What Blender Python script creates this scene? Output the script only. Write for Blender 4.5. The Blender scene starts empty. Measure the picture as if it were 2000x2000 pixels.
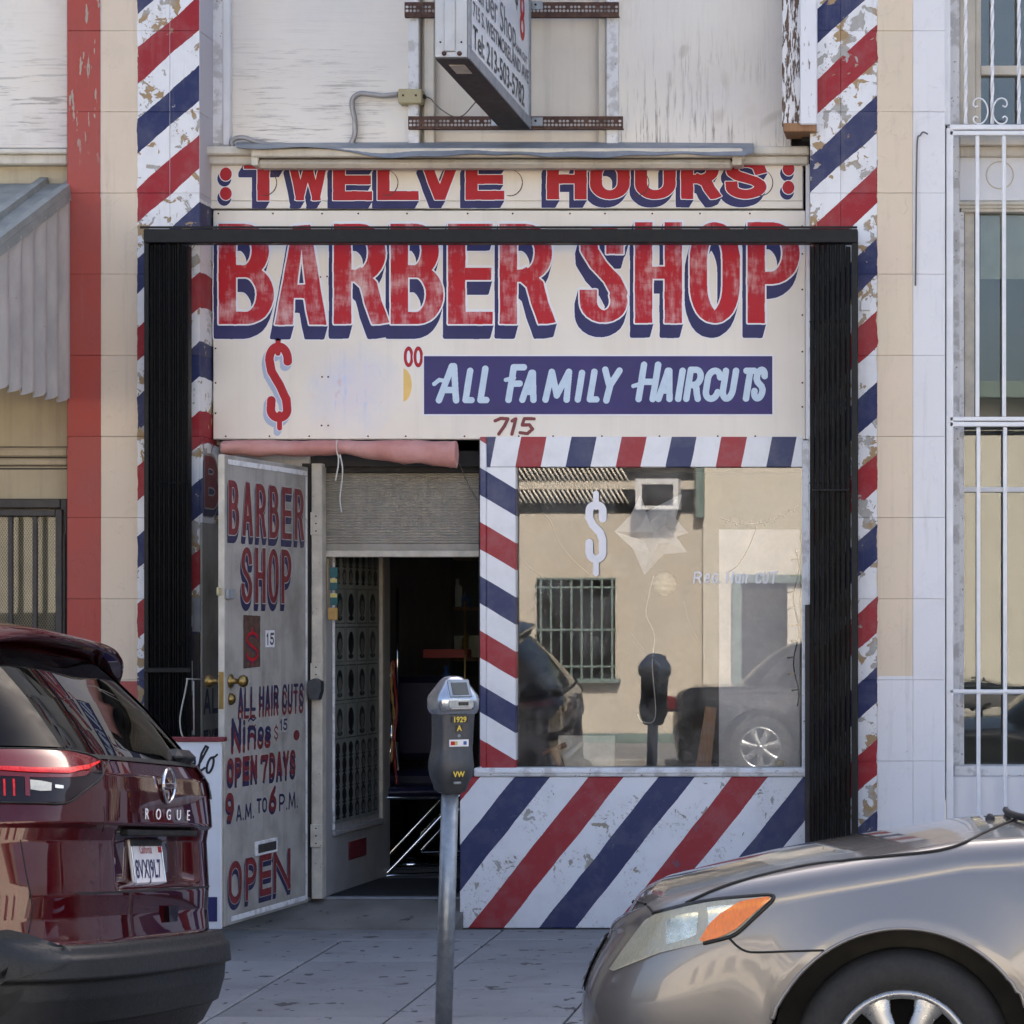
import bpy, bmesh, math, random
import numpy as np
from mathutils import Vector, Matrix
random.seed(7)
R = math.radians
SC = bpy.context.scene
COL = SC.collection

# ------------------------------------------------------------------ camera
F, EX, EY, EYE, CY = 5070.0, 1870.0, 1205.0, 1.556, -13.0   # photo pixels (2000 x 2000) and metres
cam = bpy.data.cameras.new('camera')
cam.sensor_width = 36.0
cam.lens = F / 2000.0 * 36.0
cam.shift_x = (1000.0 - EX) / 2000.0
cam.shift_y = (EY - 1000.0) / 2000.0
cam.clip_start, cam.clip_end = 0.1, 2000.0
camo = bpy.data.objects.new('camera', cam)
camo.location = (0, CY, EYE)
camo.rotation_euler = (R(90), 0, 0)
COL.objects.link(camo)
SC.camera = camo

# ------------------------------------------------------------------ sky, sun, exposure
SUN_EL, SUN_AZ = R(43), R(18)       # the sun stands behind the shop, which shades its own front
w = bpy.data.worlds.new('World'); SC.world = w; w.use_nodes = True
nt = w.node_tree; nt.nodes.clear()
sky = nt.nodes.new('ShaderNodeTexSky'); sky.sky_type = 'NISHITA'; sky.sun_disc = False
sky.sun_elevation = SUN_EL; sky.sun_rotation = SUN_AZ
sky.air_density = 0.8; sky.dust_density = 5.0; sky.ozone_density = 0.5
bg = nt.nodes.new('ShaderNodeBackground'); bg.inputs[1].default_value = 0.115
wo = nt.nodes.new('ShaderNodeOutputWorld')
nt.links.new(sky.outputs[0], bg.inputs[0]); nt.links.new(bg.outputs[0], wo.inputs[0])
sl = bpy.data.lights.new('sun', 'SUN'); sl.energy = 4.4; sl.angle = R(0.5); sl.color = (1, .93, .82)
so = bpy.data.objects.new('sun', sl); COL.objects.link(so)
sd = Vector((math.sin(SUN_AZ) * math.cos(SUN_EL), math.cos(SUN_AZ) * math.cos(SUN_EL), math.sin(SUN_EL)))
so.rotation_euler = sd.to_track_quat('Z', 'Y').to_euler(); so.location = (0, 6, 20)
SC.view_settings.view_transform = 'Standard'; SC.view_settings.look = 'None'
SC.view_settings.gamma = 1.0; SC.view_settings.exposure = 2.28
SC.render.engine = 'CYCLES'
SC.cycles.use_denoising = True
SC.cycles.max_bounces = 8; SC.cycles.diffuse_bounces = 4; SC.cycles.glossy_bounces = 4
SC.cycles.transparent_max_bounces = 16; SC.cycles.transmission_bounces = 4
SC.cycles.sample_clamp_indirect = 8.0

# ------------------------------------------------------------------ photo pixel -> place on a plane of known depth
def PX(px, y=0.0): return (px - EX) * (y - CY) / F
def PZ(py, y=0.0): return EYE - (py - EY) * (y - CY) / F
def P3(px, py, y): return Vector((PX(px, y), y, PZ(py, y)))

# ------------------------------------------------------------------ material helpers
class NG:
    def __init__(s, name):
        s.m = bpy.data.materials.new(name); s.m.use_nodes = True
        s.t = s.m.node_tree; s.n = s.t.nodes
        s.b = s.n['Principled BSDF']; s.out = s.n['Material Output']
        s._pos = None
    def new(s, k, **kw):
        n = s.n.new(k)
        for a, v in kw.items(): setattr(n, a, v)
        return n
    def set(s, sock, v):
        if hasattr(v, 'is_output') or isinstance(v, bpy.types.NodeSocket): s.t.links.new(v, sock)
        elif isinstance(v, (tuple, list)) and len(v) == 3 and len(sock.default_value) == 4: sock.default_value = (*v, 1)
        else: sock.default_value = v
    @property
    def pos(s):
        if s._pos is None: s._pos = s.new('ShaderNodeNewGeometry').outputs['Position']
        return s._pos
    def obj(s):
        return s.new('ShaderNodeTexCoord').outputs['Object']
    def xyz(s, v=None):
        n = s.new('ShaderNodeSeparateXYZ'); s.set(n.inputs[0], v or s.pos); return n.outputs
    def math(s, op, a, b=0.0, c=None, clamp=False):
        n = s.new('ShaderNodeMath', operation=op); n.use_clamp = clamp
        s.set(n.inputs[0], a); s.set(n.inputs[1], b)
        if c is not None: s.set(n.inputs[2], c)
        return n.outputs[0]
    def scale(s, v, k):
        n = s.new('ShaderNodeVectorMath', operation='MULTIPLY'); s.set(n.inputs[0], v); n.inputs[1].default_value = k
        return n.outputs[0]
    def noise(s, sc, det=4, rough=.55, vec=None, stretch=None, dist=0):
        v = vec or s.pos
        if stretch: v = s.scale(v, stretch)
        n = s.new('ShaderNodeTexNoise'); s.set(n.inputs['Vector'], v)
        n.inputs['Scale'].default_value = sc; n.inputs['Detail'].default_value = det
        n.inputs['Roughness'].default_value = rough; n.inputs['Distortion'].default_value = dist
        return n.outputs['Fac']
    def ramp(s, f, stops, const=False):
        n = s.new('ShaderNodeValToRGB'); s.set(n.inputs[0], f)
        cr = n.color_ramp; cr.interpolation = 'CONSTANT' if const else 'LINEAR'
        while len(cr.elements) < len(stops): cr.elements.new(.5)
        for e, (p, c) in zip(cr.elements, stops):
            e.position = p
            e.color = (c, c, c, 1) if isinstance(c, (int, float)) else (*c, 1)
        return n.outputs[0]
    def step(s, f, lo, hi):
        n = s.new('ShaderNodeMapRange'); n.clamp = True
        s.set(n.inputs[0], f); n.inputs[1].default_value = lo; n.inputs[2].default_value = hi
        return n.outputs[0]
    def mix(s, f, a, b, blend='MIX'):
        n = s.new('ShaderNodeMix', data_type='RGBA', blend_type=blend)
        s.set(n.inputs[0], f); s.set(n.inputs[6], a); s.set(n.inputs[7], b)
        return n.outputs[2]
    def bump(s, h, strength=.3, dist=.01):
        n = s.new('ShaderNodeBump'); n.inputs['Strength'].default_value = strength; n.inputs['Distance'].default_value = dist
        s.set(n.inputs['Height'], h); s.t.links.new(n.outputs[0], s.b.inputs['Normal'])
    def fin(s, col=None, rough=.6, metal=0., coat=0., spec=None):
        if col is not None: s.set(s.b.inputs['Base Color'], col)
        s.set(s.b.inputs['Roughness'], rough); s.set(s.b.inputs['Metallic'], metal)
        s.set(s.b.inputs['Coat Weight'], coat); s.b.inputs['Coat Roughness'].default_value = .03
        if spec is not None: s.b.inputs['Specular IOR Level'].default_value = spec
        return s.m

MATS = {}
def pm(name, c1, c2=None, sc=6, det=5, lo=.35, hi=.68, rough=.6, metal=0., bump=0., bsc=60, stretch=None, coat=0., spec=None, speck=None, streak=0.0, streakc=(.12, .1, .09)):
    """plain worn surface: two tones of noise, optional specks and vertical run marks, fine relief"""
    g = NG(name)
    c2 = c2 or tuple(v * .82 for v in c1)
    col = g.mix(g.step(g.noise(sc, det, stretch=stretch), lo, hi), c1, c2)
    if speck:
        sk = g.step(g.noise(speck[0], 3, .6), speck[1], speck[1] + .04)
        col = g.mix(sk, col, speck[2])
    if streak:
        st = g.step(g.noise(1, 5, .65, stretch=(16, 16, .7)), .52, .8)
        col = g.mix(g.math('MULTIPLY', st, streak), col, streakc)
    if bump: g.bump(g.noise(bsc, 4, stretch=stretch), bump, .004)
    rr = g.ramp(g.noise(sc * 2.3, 4), [(.3, max(0, rough - .07)), (.7, min(1, rough + .07))])
    MATS[name] = g.fin(col, rr, metal, coat, spec)
    return MATS[name]

WHITE, RED, NAVY = (.74, .73, .74), (.30, .016, .024), (.020, .028, .098)
def stripes(name, ax, az, period, phase, stops, wob=.014, chip=.0, under=(.42, .28, .145), under2=(.45, .44, .42), whitecol=WHITE, extra=None, fade=0.0):
    """painted diagonal bands, with paint chips where the wall shows through"""
    g = NG(name); x, y, z = g.xyz()
    t = g.math('ADD', g.math('MULTIPLY', x, ax / period), g.math('MULTIPLY_ADD', z, az / period, phase))
    t = g.math('MULTIPLY_ADD', g.math('SUBTRACT', g.noise(3.5, 2), .5), wob * 3 / period, t)
    t = g.math('MULTIPLY_ADD', g.math('SUBTRACT', g.noise(45, 3), .5), wob * .5 / period, t)
    fr = g.math('FRACT', t)
    col = g.ramp(fr, stops, True)
    isw = g.ramp(fr, [(p, 1 if c == 'w' else 0) for p, c in extra] if extra else [(p, 1 if c[0] > .5 else 0) for p, c in stops], True)
    tone = g.noise(9, 5, .65)
    col = g.mix(g.step(tone, .45, .8), col, g.mix(.22, col, (.30, .28, .28)))
    if fade:
        fm = g.step(g.noise(7, 6, .7, dist=.6), .62, .66)
        col = g.mix(g.math('MULTIPLY', fm, g.math('SUBTRACT', 1, isw)), col, g.mix(.7, col, (.06, .09, .13)))
    gr = g.step(g.noise(60, 4, .7), .66, .72)
    col = g.mix(g.math('MULTIPLY', gr, .45), col, (.25, .23, .22))
    if chip:
        big = g.noise(4.5, 2, .5)
        n1 = g.noise(15, 6, .55, dist=.6)
        f = g.math('ADD', n1, g.math('MULTIPLY', big, .7))
        f = g.math('ADD', f, g.math('MULTIPLY', isw, .12))
        m = g.step(f, 1.24 - chip, 1.248 - chip)
        fine = g.math('MULTIPLY', g.step(g.noise(70, 3, .6), .60, .615), g.step(big, .50, .56))
        m = g.math('MAXIMUM', m, g.math('MULTIPLY', g.math('MULTIPLY', fine, isw), min(1, chip * 6)))
        uc = g.mix(g.step(g.noise(7, 4), .46, .54), under, under2); uc = g.mix(g.math('MULTIPLY', g.noise(40, 4), .5), uc, (.14, .10, .06))
        col = g.mix(m, col, uc)
        g.bump(g.math('SUBTRACT', 1, m), .5, .004)
    return g, col, (x, y, z)

# ------------------------------------------------------------------ mesh helpers
class MB:
    def __init__(s): s.v, s.f, s.mi, s.sm = [], [], [], []
    def add(s, vs, fs, mi=0, smooth=False):
        o = len(s.v); s.v += [tuple(v) for v in vs]
        for f in fs: s.f.append(tuple(i + o for i in f)); s.mi.append(mi); s.sm.append(smooth)
        return s
    def box(s, x0, x1, y0, y1, z0, z1, b=0.0, mi=0):
        x0, x1 = min(x0, x1), max(x0, x1); y0, y1 = min(y0, y1), max(y0, y1); z0, z1 = min(z0, z1), max(z0, z1)
        b = min(b, (x1 - x0) * .45, (y1 - y0) * .45, (z1 - z0) * .45)
        if b <= 0:
            vs = [(x, y, z) for x in (x0, x1) for y in (y0, y1) for z in (z0, z1)]
            return s.add(vs, [(0, 1, 3, 2), (4, 6, 7, 5), (0, 4, 5, 1), (2, 3, 7, 6), (0, 2, 6, 4), (1, 5, 7, 3)], mi)
        # chamfered box: 24 corner verts
        V = {}; vs = []
        for ix, x in enumerate((x0, x1)):
            for iy, y in enumerate((y0, y1)):
                for iz, z in enumerate((z0, z1)):
                    sx, sy, sz = 1 - 2 * ix, 1 - 2 * iy, 1 - 2 * iz
                    for a, p in enumerate(((x, y + sy * b, z + sz * b), (x + sx * b, y, z + sz * b), (x + sx * b, y + sy * b, z))):
                        V[ix, iy, iz, a] = len(vs); vs.append(p)
        fs = []
        for i in (0, 1):
            q = [V[i, 0, 0, 0], V[i, 0, 1, 0], V[i, 1, 1, 0], V[i, 1, 0, 0]]; fs.append(q if i == 0 else q[::-1])
            q = [V[0, i, 0, 1], V[1, i, 0, 1], V[1, i, 1, 1], V[0, i, 1, 1]]; fs.append(q if i == 0 else q[::-1])
            q = [V[0, 0, i, 2], V[0, 1, i, 2], V[1, 1, i, 2], V[1, 0, i, 2]]; fs.append(q if i == 0 else q[::-1])
        for i in (0, 1):
            for j in (0, 1):
                fs.append([V[i, j, 0, 0], V[i, j, 1, 0], V[i, j, 1, 1], V[i, j, 0, 1]])
                fs.append([V[i, 0, j, 0], V[i, 1, j, 0], V[i, 1, j, 2], V[i, 0, j, 2]])
                fs.append([V[0, i, j, 1], V[1, i, j, 1], V[1, i, j, 2], V[0, i, j, 2]])
                for k in (0, 1): fs.append([V[i, j, k, 0], V[i, j, k, 1], V[i, j, k, 2]])
        return s.add(vs, fs, mi)
    def tube(s, path, r, n=8, mi=0, caps=True, closed=False):
        path = [Vector(p) for p in path]; rs = r if isinstance(r, (list, tuple)) else [r] * len(path)
        m = len(path); vs = []; up = None
        for i, p in enumerate(path):
            if closed: t = path[(i + 1) % m] - path[i - 1]
            else: t = path[min(i + 1, m - 1)] - path[max(i - 1, 0)]
            t = t.normalized() if t.length > 1e-9 else Vector((0, 0, 1))
            if up is None:
                up = Vector((0, 0, 1)) if abs(t.z) < .9 else Vector((1, 0, 0))
            a = t.cross(up)
            if a.length < 1e-6: a = t.orthogonal()
            a.normalize(); up = a.cross(t).normalized()
            for k in range(n):
                an = 2 * math.pi * k / n
                vs.append(p + a * math.cos(an) * rs[i] + up * math.sin(an) * rs[i])
        fs = []
        for i in range(m if closed else m - 1):
            j = (i + 1) % m
            for k in range(n):
                k2 = (k + 1) % n
                fs.append((i * n + k, i * n + k2, j * n + k2, j * n + k))
        if caps and not closed:
            fs.append(tuple(range(n))[::-1]); fs.append(tuple((m - 1) * n + k for k in range(n)))
        return s.add(vs, fs, mi, True)
    def lathe(s, prof, n=24, axis='z', c=(0, 0, 0), mi=0):
        vs = []; fs = []
        for (r, h) in prof:
            for k in range(n):
                a = 2 * math.pi * k / n; u, v = r * math.cos(a), r * math.sin(a)
                p = {'z': (u, v, h), 'y': (u, h, v), 'x': (h, u, v)}[axis]
                vs.append((p[0] + c[0], p[1] + c[1], p[2] + c[2]))
        for i in range(len(prof) - 1):
            for k in range(n):
                k2 = (k + 1) % n; fs.append((i * n + k, i * n + k2, (i + 1) * n + k2, (i + 1) * n + k))
        return s.add(vs, fs, mi, True)
    def prism(s, poly, y0, y1, mi=0):
        """polygon of (x, z) points, extruded along y"""
        n = len(poly); vs = [(x, y0, z) for x, z in poly] + [(x, y1, z) for x, z in poly]
        fs = [tuple(range(n)), tuple(range(2 * n - 1, n - 1, -1))]
        fs += [(i, n + i, n + (i + 1) % n, (i + 1) % n) for i in range(n)]
        return s.add(vs, fs, mi)
    def grid(s, pts, mi=0, smooth=True):
        """pts: rows of equal length"""
        m, n = len(pts), len(pts[0])
        vs = [p for r in pts for p in r]
        fs = [(i * n + j, i * n + j + 1, (i + 1) * n + j + 1, (i + 1) * n + j) for i in range(m - 1) for j in range(n - 1)]
        return s.add(vs, fs, mi, smooth)
    def build(s, name, mat, parent=None, fix=True):
        me = bpy.data.meshes.new(name); me.from_pydata(s.v, [], s.f)
        ms = mat if isinstance(mat, (list, tuple)) else [mat]
        for m in ms: me.materials.append(MATS[m] if isinstance(m, str) else m)
        me.polygons.foreach_set('material_index', s.mi); me.polygons.foreach_set('use_smooth', s.sm)
        if fix:
            b = bmesh.new(); b.from_mesh(me); bmesh.ops.recalc_face_normals(b, faces=b.faces); b.to_mesh(me); b.free()
        me.update()
        o = bpy.data.objects.new(name, me); COL.objects.link(o)
        if parent: adopt(o, parent)
        return o

def thing(name, label, cat, loc=(0, 0, 0), rot=(0, 0, 0), group=None):
    o = bpy.data.objects.new(name, None); o.location = loc; o.rotation_euler = rot; o.empty_display_size = .1
    COL.objects.link(o); o['label'] = label; o['category'] = cat
    if group: o['group'] = group
    return o
def tag(o, label, cat, group=None):
    o['label'] = label; o['category'] = cat
    if group: o['group'] = group
    return o
def struct(o): o['kind'] = 'structure'; return o
def bx(name, mat, parent, x0, x1, y0, y1, z0, z1, b=.003): return MB().box(x0, x1, y0, y1, z0, z1, b).build(name, mat, parent, fix=False)
def bpx(name, mat, parent, px0, px1, py0, py1, y0, y1, b=.003):
    """box whose front face (at depth y0) covers this pixel rectangle"""
    return bx(name, mat, parent, PX(px0, y0), PX(px1, y0), y0, y1, PZ(py1, y0), PZ(py0, y0), b)
LOCAL = set()      # Empties whose parts are written in the thing's own coordinates
def adopt(o, parent):
    o.parent = parent
    if parent.type == 'EMPTY' and parent.name not in LOCAL:
        o.matrix_parent_inverse = (Matrix.Translation(parent.location) @ parent.rotation_euler.to_matrix().to_4x4()).inverted()
    return o
def smooth_path(pts, n=8):
    pts = [Vector(p) for p in pts]; out = []
    for i in range(len(pts) - 1):
        p0, p1, p2, p3 = pts[max(i - 1, 0)], pts[i], pts[i + 1], pts[min(i + 2, len(pts) - 1)]
        for k in range(n):
            t = k / n
            out.append(.5 * ((2 * p1) + (p2 - p0) * t + (2 * p0 - 5 * p1 + 4 * p2 - p3) * t * t + (3 * p1 - p0 - 3 * p2 + p3) * t ** 3))
    out.append(pts[-1]); return out

# ------------------------------------------------------------------ hand lettering: strokes rasterised to a sheet of paint
def arc(cx, cy, rx, ry, a0, a1, n=14):
    return [(cx + rx * math.cos(R(a0 + (a1 - a0) * i / n)), cy + ry * math.sin(R(a0 + (a1 - a0) * i / n))) for i in range(n + 1)]
GL = {
 'A': [[(0, 0), (.44, 1)], [(.56, 1), (1, 0)], [(.17, .30), (.83, .30)]],
 'B': [[(0, 0), (0, 1)], [(0, 1), (.45, 1)] + arc(.45, .765, .42, .235, 90, -90) + [(0, .53)], [(0, .53), (.5, .53)] + arc(.5, .265, .5, .265, 90, -90) + [(0, 0)]],
 'C': [arc(.55, .72, .5, .28, 10, 180) + arc(.55, .28, .5, .28, 180, 350)],
 'D': [[(0, 0), (0, 1)], [(0, 1), (.4, 1)] + arc(.4, .5, .6, .5, 90, -90) + [(0, 0)]],
 'E': [[(0, 0), (0, 1)], [(0, 1), (1, 1)], [(0, .5), (.95, .5)], [(0, 0), (1, 0)]],
 'F': [[(0, 0), (0, 1)], [(0, 1), (1, 1)], [(0, .5), (.85, .5)]],
 'G': [arc(.5, .7, .5, .3, 20, 180) + arc(.5, .3, .5, .3, 180, 360) + [(1, .45), (.55, .45)]],
 'H': [[(0, 0), (0, 1)], [(1, 0), (1, 1)], [(0, .5), (1, .5)]],
 'I': [[(.5, 0), (.5, 1)]],
 'J': [[(1, 1), (1, .28)] + arc(.5, .28, .5, .28, 0, -180)],
 'K': [[(0, 0), (0, 1)], [(1, 1), (.1, .45)], [(.3, .58), (1, 0)]],
 'L': [[(0, 1), (0, 0)], [(0, 0), (1, 0)]],
 'M': [[(0, 0), (.1, 1)], [(.1, 1), (.5, .15)], [(.5, .15), (.9, 1)], [(.9, 1), (1, 0)]],
 'N': [[(0, 0), (0, 1)], [(0, 1), (1, 0)], [(1, 0), (1, 1)]],
 'O': [arc(.5, .64, .5, .36, 0, 180) + arc(.5, .36, .5, .36, 180, 360) + [(1, .64)]],
 'P': [[(0, 0), (0, 1)], [(0, 1), (.45, 1)] + arc(.45, .72, .55, .28, 90, -90) + [(0, .44)]],
 'R': [[(0, 0), (0, 1)], [(0, 1), (.45, 1)] + arc(.45, .74, .5, .26, 90, -90) + [(0, .48)], [(.45, .48), (.72, .38), (.84, .18), (1, 0)]],
 'S': [arc(.5, .76, .48, .24, 5, 200) + [(.2, .58), (.5, .5), (.8, .42)] + arc(.5, .24, .5, .24, 20, -185)],
 'T': [[(.5, 0), (.5, 1)], [(0, 1), (1, 1)]],
 'U': [[(0, 1), (0, .33)] + arc(.5, .33, .5, .33, 180, 360) + [(1, 1)]],
 'V': [[(0, 1), (.46, 0)], [(.54, 0), (1, 1)]],
 'W': [[(0, 1), (.24, 0)], [(.24, 0), (.5, .9)], [(.5, .9), (.76, 0)], [(.76, 0), (1, 1)]],
 'X': [[(0, 0), (1, 1)], [(0, 1), (1, 0)]],
 'Y': [[(0, 1), (.5, .45)], [(1, 1), (.5, .45), (.5, 0)]],
 '0': [arc(.5, .64, .5, .36, 0, 180) + arc(.5, .36, .5, .36, 180, 360) + [(1, .64)]],
 '1': [[(.25, .8), (.55, 1), (.55, 0)]],
 '5': [[(.95, 1), (.15, 1), (.1, .56)] + arc(.45, .3, .5, .3, 120, -160)],
 '6': [[(.85, 1), (.3, .7), (.02, .3)] + arc(.5, .28, .48, .28, 180, -180)],
 '7': [[(0, .9), (0, 1), (1, 1), (.6, .5), (.4, 0)]],
 '8': [arc(.5, .75, .42, .25, -90, 270), arc(.5, .25, .5, .25, 90, 450)],
 '9': [[(.95, .7), (.95, .4), (.6, .02), (.25, .04)], arc(.48, .7, .47, .3, 0, 360)],
 '$': [arc(.5, .71, .46, .17, 10, 200) + [(.25, .57), (.75, .43)] + arc(.5, .29, .48, .17, 20, -175), [(.5, 1), (.5, .88)], [(.5, .12), (.5, 0)]],
 '.': [[(.5, 0), (.5, .02)]],
 'n': [[(0, 0), (0, .62)], [(0, .4)] + arc(.5, .38, .5, .26, 150, 0) + [(1, 0)]],
 'i': [[(.5, 0), (.5, .6)], [(.5, .86), (.5, .88)]],
 'o': [arc(.5, .32, .5, .32, 0, 360)],
 's': [arc(.5, .48, .45, .16, 10, 200) + [(.5, .32)] + arc(.5, .16, .48, .16, 60, -185)],
 '~': [[(0, .8), (.25, .92), (.7, .8), (1, .92)]],
 'a': [arc(.5, .3, .46, .3, 0, 360), [(1, .6), (1, 0)]],
 'r': [[(0, 0), (0, .6)], [(0, .35)] + arc(.5, .36, .45, .24, 150, 40)],
 'e': [[(.05, .3), (.95, .34)] + arc(.5, .32, .46, .3, 0, 320)],
 'l': [[(.2, .1), (.6, .7), (.75, .95), (.5, 1), (.3, .7), (.35, .1), (.6, 0), (.9, .12)]],
 'p': [[(.1, .6), (.1, -.45)], arc(.5, .3, .42, .3, 0, 360)],
}
class Cv:
    def __init__(s, x0, y0, x1, y1, res=.5, wob=1.0, seed=0):
        s.x0, s.y0, s.res = x0, y0, res
        s.w, s.h = int(round((x1 - x0) / res)), int(round((y1 - y0) / res))
        yy, xx = np.mgrid[0:s.h, 0:s.w].astype(np.float32)
        xx = x0 + (xx + .5) * res; yy = y0 + (yy + .5) * res
        r = np.random.RandomState(seed); dx = np.zeros_like(xx); dy = np.zeros_like(xx)
        for k in range(5):
            f = r.uniform(.03, .22, 4); p = r.uniform(0, 6.3, 2)
            dx += np.sin(xx * f[0] + yy * f[1] + p[0]) * (.1 / f[:2].mean()) * .12; dy += np.sin(yy * f[2] - xx * f[3] + p[1]) * (.1 / f[2:].mean()) * .12
        s.X, s.Y = xx + dx * wob, yy + dy * wob
        s.L = np.zeros((s.h, s.w), np.uint8); s.ky = 1.0     # ky > 1: level strokes thinner than upright ones
    def blank(s): return np.zeros((s.h, s.w), bool)
    def win(s, x0, y0, x1, y1, pad):
        j0 = max(0, int((x0 - pad - s.x0) / s.res)); j1 = min(s.w, int((x1 + pad - s.x0) / s.res) + 1)
        i0 = max(0, int((y0 - pad - s.y0) / s.res)); i1 = min(s.h, int((y1 + pad - s.y0) / s.res) + 1)
        return slice(i0, max(i0, i1)), slice(j0, max(j0, j1))
    def stroke(s, pts, pen, m=None, cap='square', ya=None, yb=None):
        m = s.blank() if m is None else m; h = pen / 2
        for i in range(len(pts) - 1):
            (ax, ay), (bx_, by) = pts[i], pts[i + 1]
            w_ = s.win(min(ax, bx_), min(ay, by), max(ax, bx_), max(ay, by), pen + 3)
            X, Y = s.X[w_], s.Y[w_] * s.ky
            ay, by = ay * s.ky, by * s.ky
            L = math.hypot(bx_ - ax, by - ay)
            if L < 1e-4: continue
            ux, uy = (bx_ - ax) / L, (by - ay) / L
            t = (X - ax) * ux + (Y - ay) * uy; d = np.abs((Y - ay) * ux - (X - ax) * uy)
            e0 = h if (cap == 'square' and i == 0) else 0; e1 = h if (cap == 'square' and i == len(pts) - 2) else 0
            k = (d <= h) & (t >= -e0) & (t <= L + e1)
            if cap == 'round' or i > 0: k |= (X - ax) ** 2 + (Y - ay) ** 2 <= h * h
            if cap == 'round': k |= (X - bx_) ** 2 + (Y - by) ** 2 <= h * h
            if ya is not None: k &= (s.Y[w_] >= ya) & (s.Y[w_] <= yb)
            m[w_] |= k
        return m
    def glyph(s, ch, x0, x1, yt, yb, pen, m=None, cap='square', slant=0.0):
        m = s.blank() if m is None else m
        def mp(u, v):
            pv = pen / s.ky; y = yb - pv / 2 - v * (yb - yt - pv)
            return (x0 + pen / 2 + u * (x1 - x0 - pen) + slant * (yb - y), y)
        for st in GL[ch]: s.stroke([mp(u, v) for u, v in st], pen, m, cap, yt if cap == 'square' and ch in 'AVWMNKXR' else None, yb)
        return m
    def text(s, txt, x0, x1, yt, yb, pen, m=None, cap='square', slant=0., gap=.18, widths={}):
        m = s.blank() if m is None else m
        ws = [widths.get(c, {'I': .35, '1': .55, '.': .3, 'i': .35, ' ': .55, 'M': 1.25, 'W': 1.3}.get(c, 1.0)) for c in txt]
        u = (x1 - x0) / (sum(ws) + gap * (len(ws) - 1)); x = x0
        for c, w_ in zip(txt, ws):
            if c != ' ': s.glyph(c, x, x + max(w_ * u, pen * 1.05), yt, yb, pen, m, cap, slant)
            x += (w_ + gap) * u
        return m
    def poly(s, pts, m=None):
        m = s.blank() if m is None else m
        xs, ys = [p[0] for p in pts], [p[1] for p in pts]; w_ = s.win(min(xs), min(ys), max(xs), max(ys), 4)
        X, Y = s.X[w_], s.Y[w_]; k = np.zeros(X.shape, bool)
        for i in range(len(pts)):
            (ax, ay), (bx_, by) = pts[i], pts[(i + 1) % len(pts)]
            if ay == by: continue
            c = ((ay > Y) != (by > Y)) & (X < (bx_ - ax) * (Y - ay) / (by - ay) + ax); k ^= c
        m[w_] |= k; return m
    def ell(s, cx, cy, rx, ry, m=None):
        m = s.blank() if m is None else m
        w_ = s.win(cx - rx, cy - ry, cx + rx, cy + ry, 4)
        m[w_] |= ((s.X[w_] - cx) / rx) ** 2 + ((s.Y[w_] - cy) / ry) ** 2 <= 1; return m
    def sh(s, m, dx, dy):
        dx, dy = int(round(dx / s.res)), int(round(dy / s.res)); o = s.blank()
        h, w_ = s.h, s.w
        o[max(dy, 0):h + min(dy, 0), max(dx, 0):w_ + min(dx, 0)] = m[max(-dy, 0):h + min(-dy, 0), max(-dx, 0):w_ + min(-dx, 0)]
        return o
    def fat(s, m, r):
        o = m.copy(); n = int(math.ceil(r / s.res))
        for i in range(-n, n + 1):
            for j in range(-n, n + 1):
                if (i * i + j * j) * s.res ** 2 <= r * r and (i * i + j * j) >= (n - 1.5) ** 2: o |= s.sh(m, j * s.res, i * s.res)
        return o
    def sweep(s, m, dx, dy, n=24):
        o = m.copy()
        for k in range(1, n + 1): o |= s.sh(m, dx * k / n, dy * k / n)
        return o
    def put(s, m, lab): s.L[m] = lab
    def block(s, m, dx, dy, gap, line=2.5, red=1, white=2, navy=3):
        """letters with a white line round them and a block shade thrown to one side"""
        body = s.fat(m, gap); shade = s.sweep(body, dx, dy)
        s.put(s.fat(shade, line), white); s.put(shade, navy); s.put(body, white); s.put(m, red)
    def mesh(s, name, fn, mats, parent):
        """fn maps px, py to a place; one quad per run of equal paint"""
        mb = MB(); act = {}; vs, fs, mi = [], [], []
        def emit(a, b, lab, i0, i1):
            xa, xb = s.x0 + a * s.res, s.x0 + b * s.res; ya, yb = s.y0 + i0 * s.res, s.y0 + i1 * s.res
            o = len(vs); vs.extend([fn(xa, yb), fn(xb, yb), fn(xb, ya), fn(xa, ya)]); fs.append((o, o + 1, o + 2, o + 3)); mi.append(lab - 1)
        for i in range(s.h + 1):
            new = {}
            if i < s.h:
                r = s.L[i]; ch = np.flatnonzero(np.diff(r)) + 1; e = [0, *ch.tolist(), s.w]
                for a, b in zip(e[:-1], e[1:]):
                    if r[a]: new[a, b, int(r[a])] = i
            for k, i0 in act.items():
                if k in new: new[k] = i0
                else: emit(*k, i0, i)
            act = new
        mb.v, mb.f, mb.mi, mb.sm = [tuple(v) for v in vs], fs, mi, [False] * len(fs)
        return mb.build(name, mats, parent, fix=False)
def plane_fn(y): return lambda px, py: (PX(px, y), y, PZ(py, y))
def frame_fn(o, ud, vd): # canvas in mm: u right, v down
    o, ud, vd = Vector(o), Vector(ud), Vector(vd); return lambda u, v: tuple(o + ud * (u * .001) + vd * (v * .001))

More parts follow.
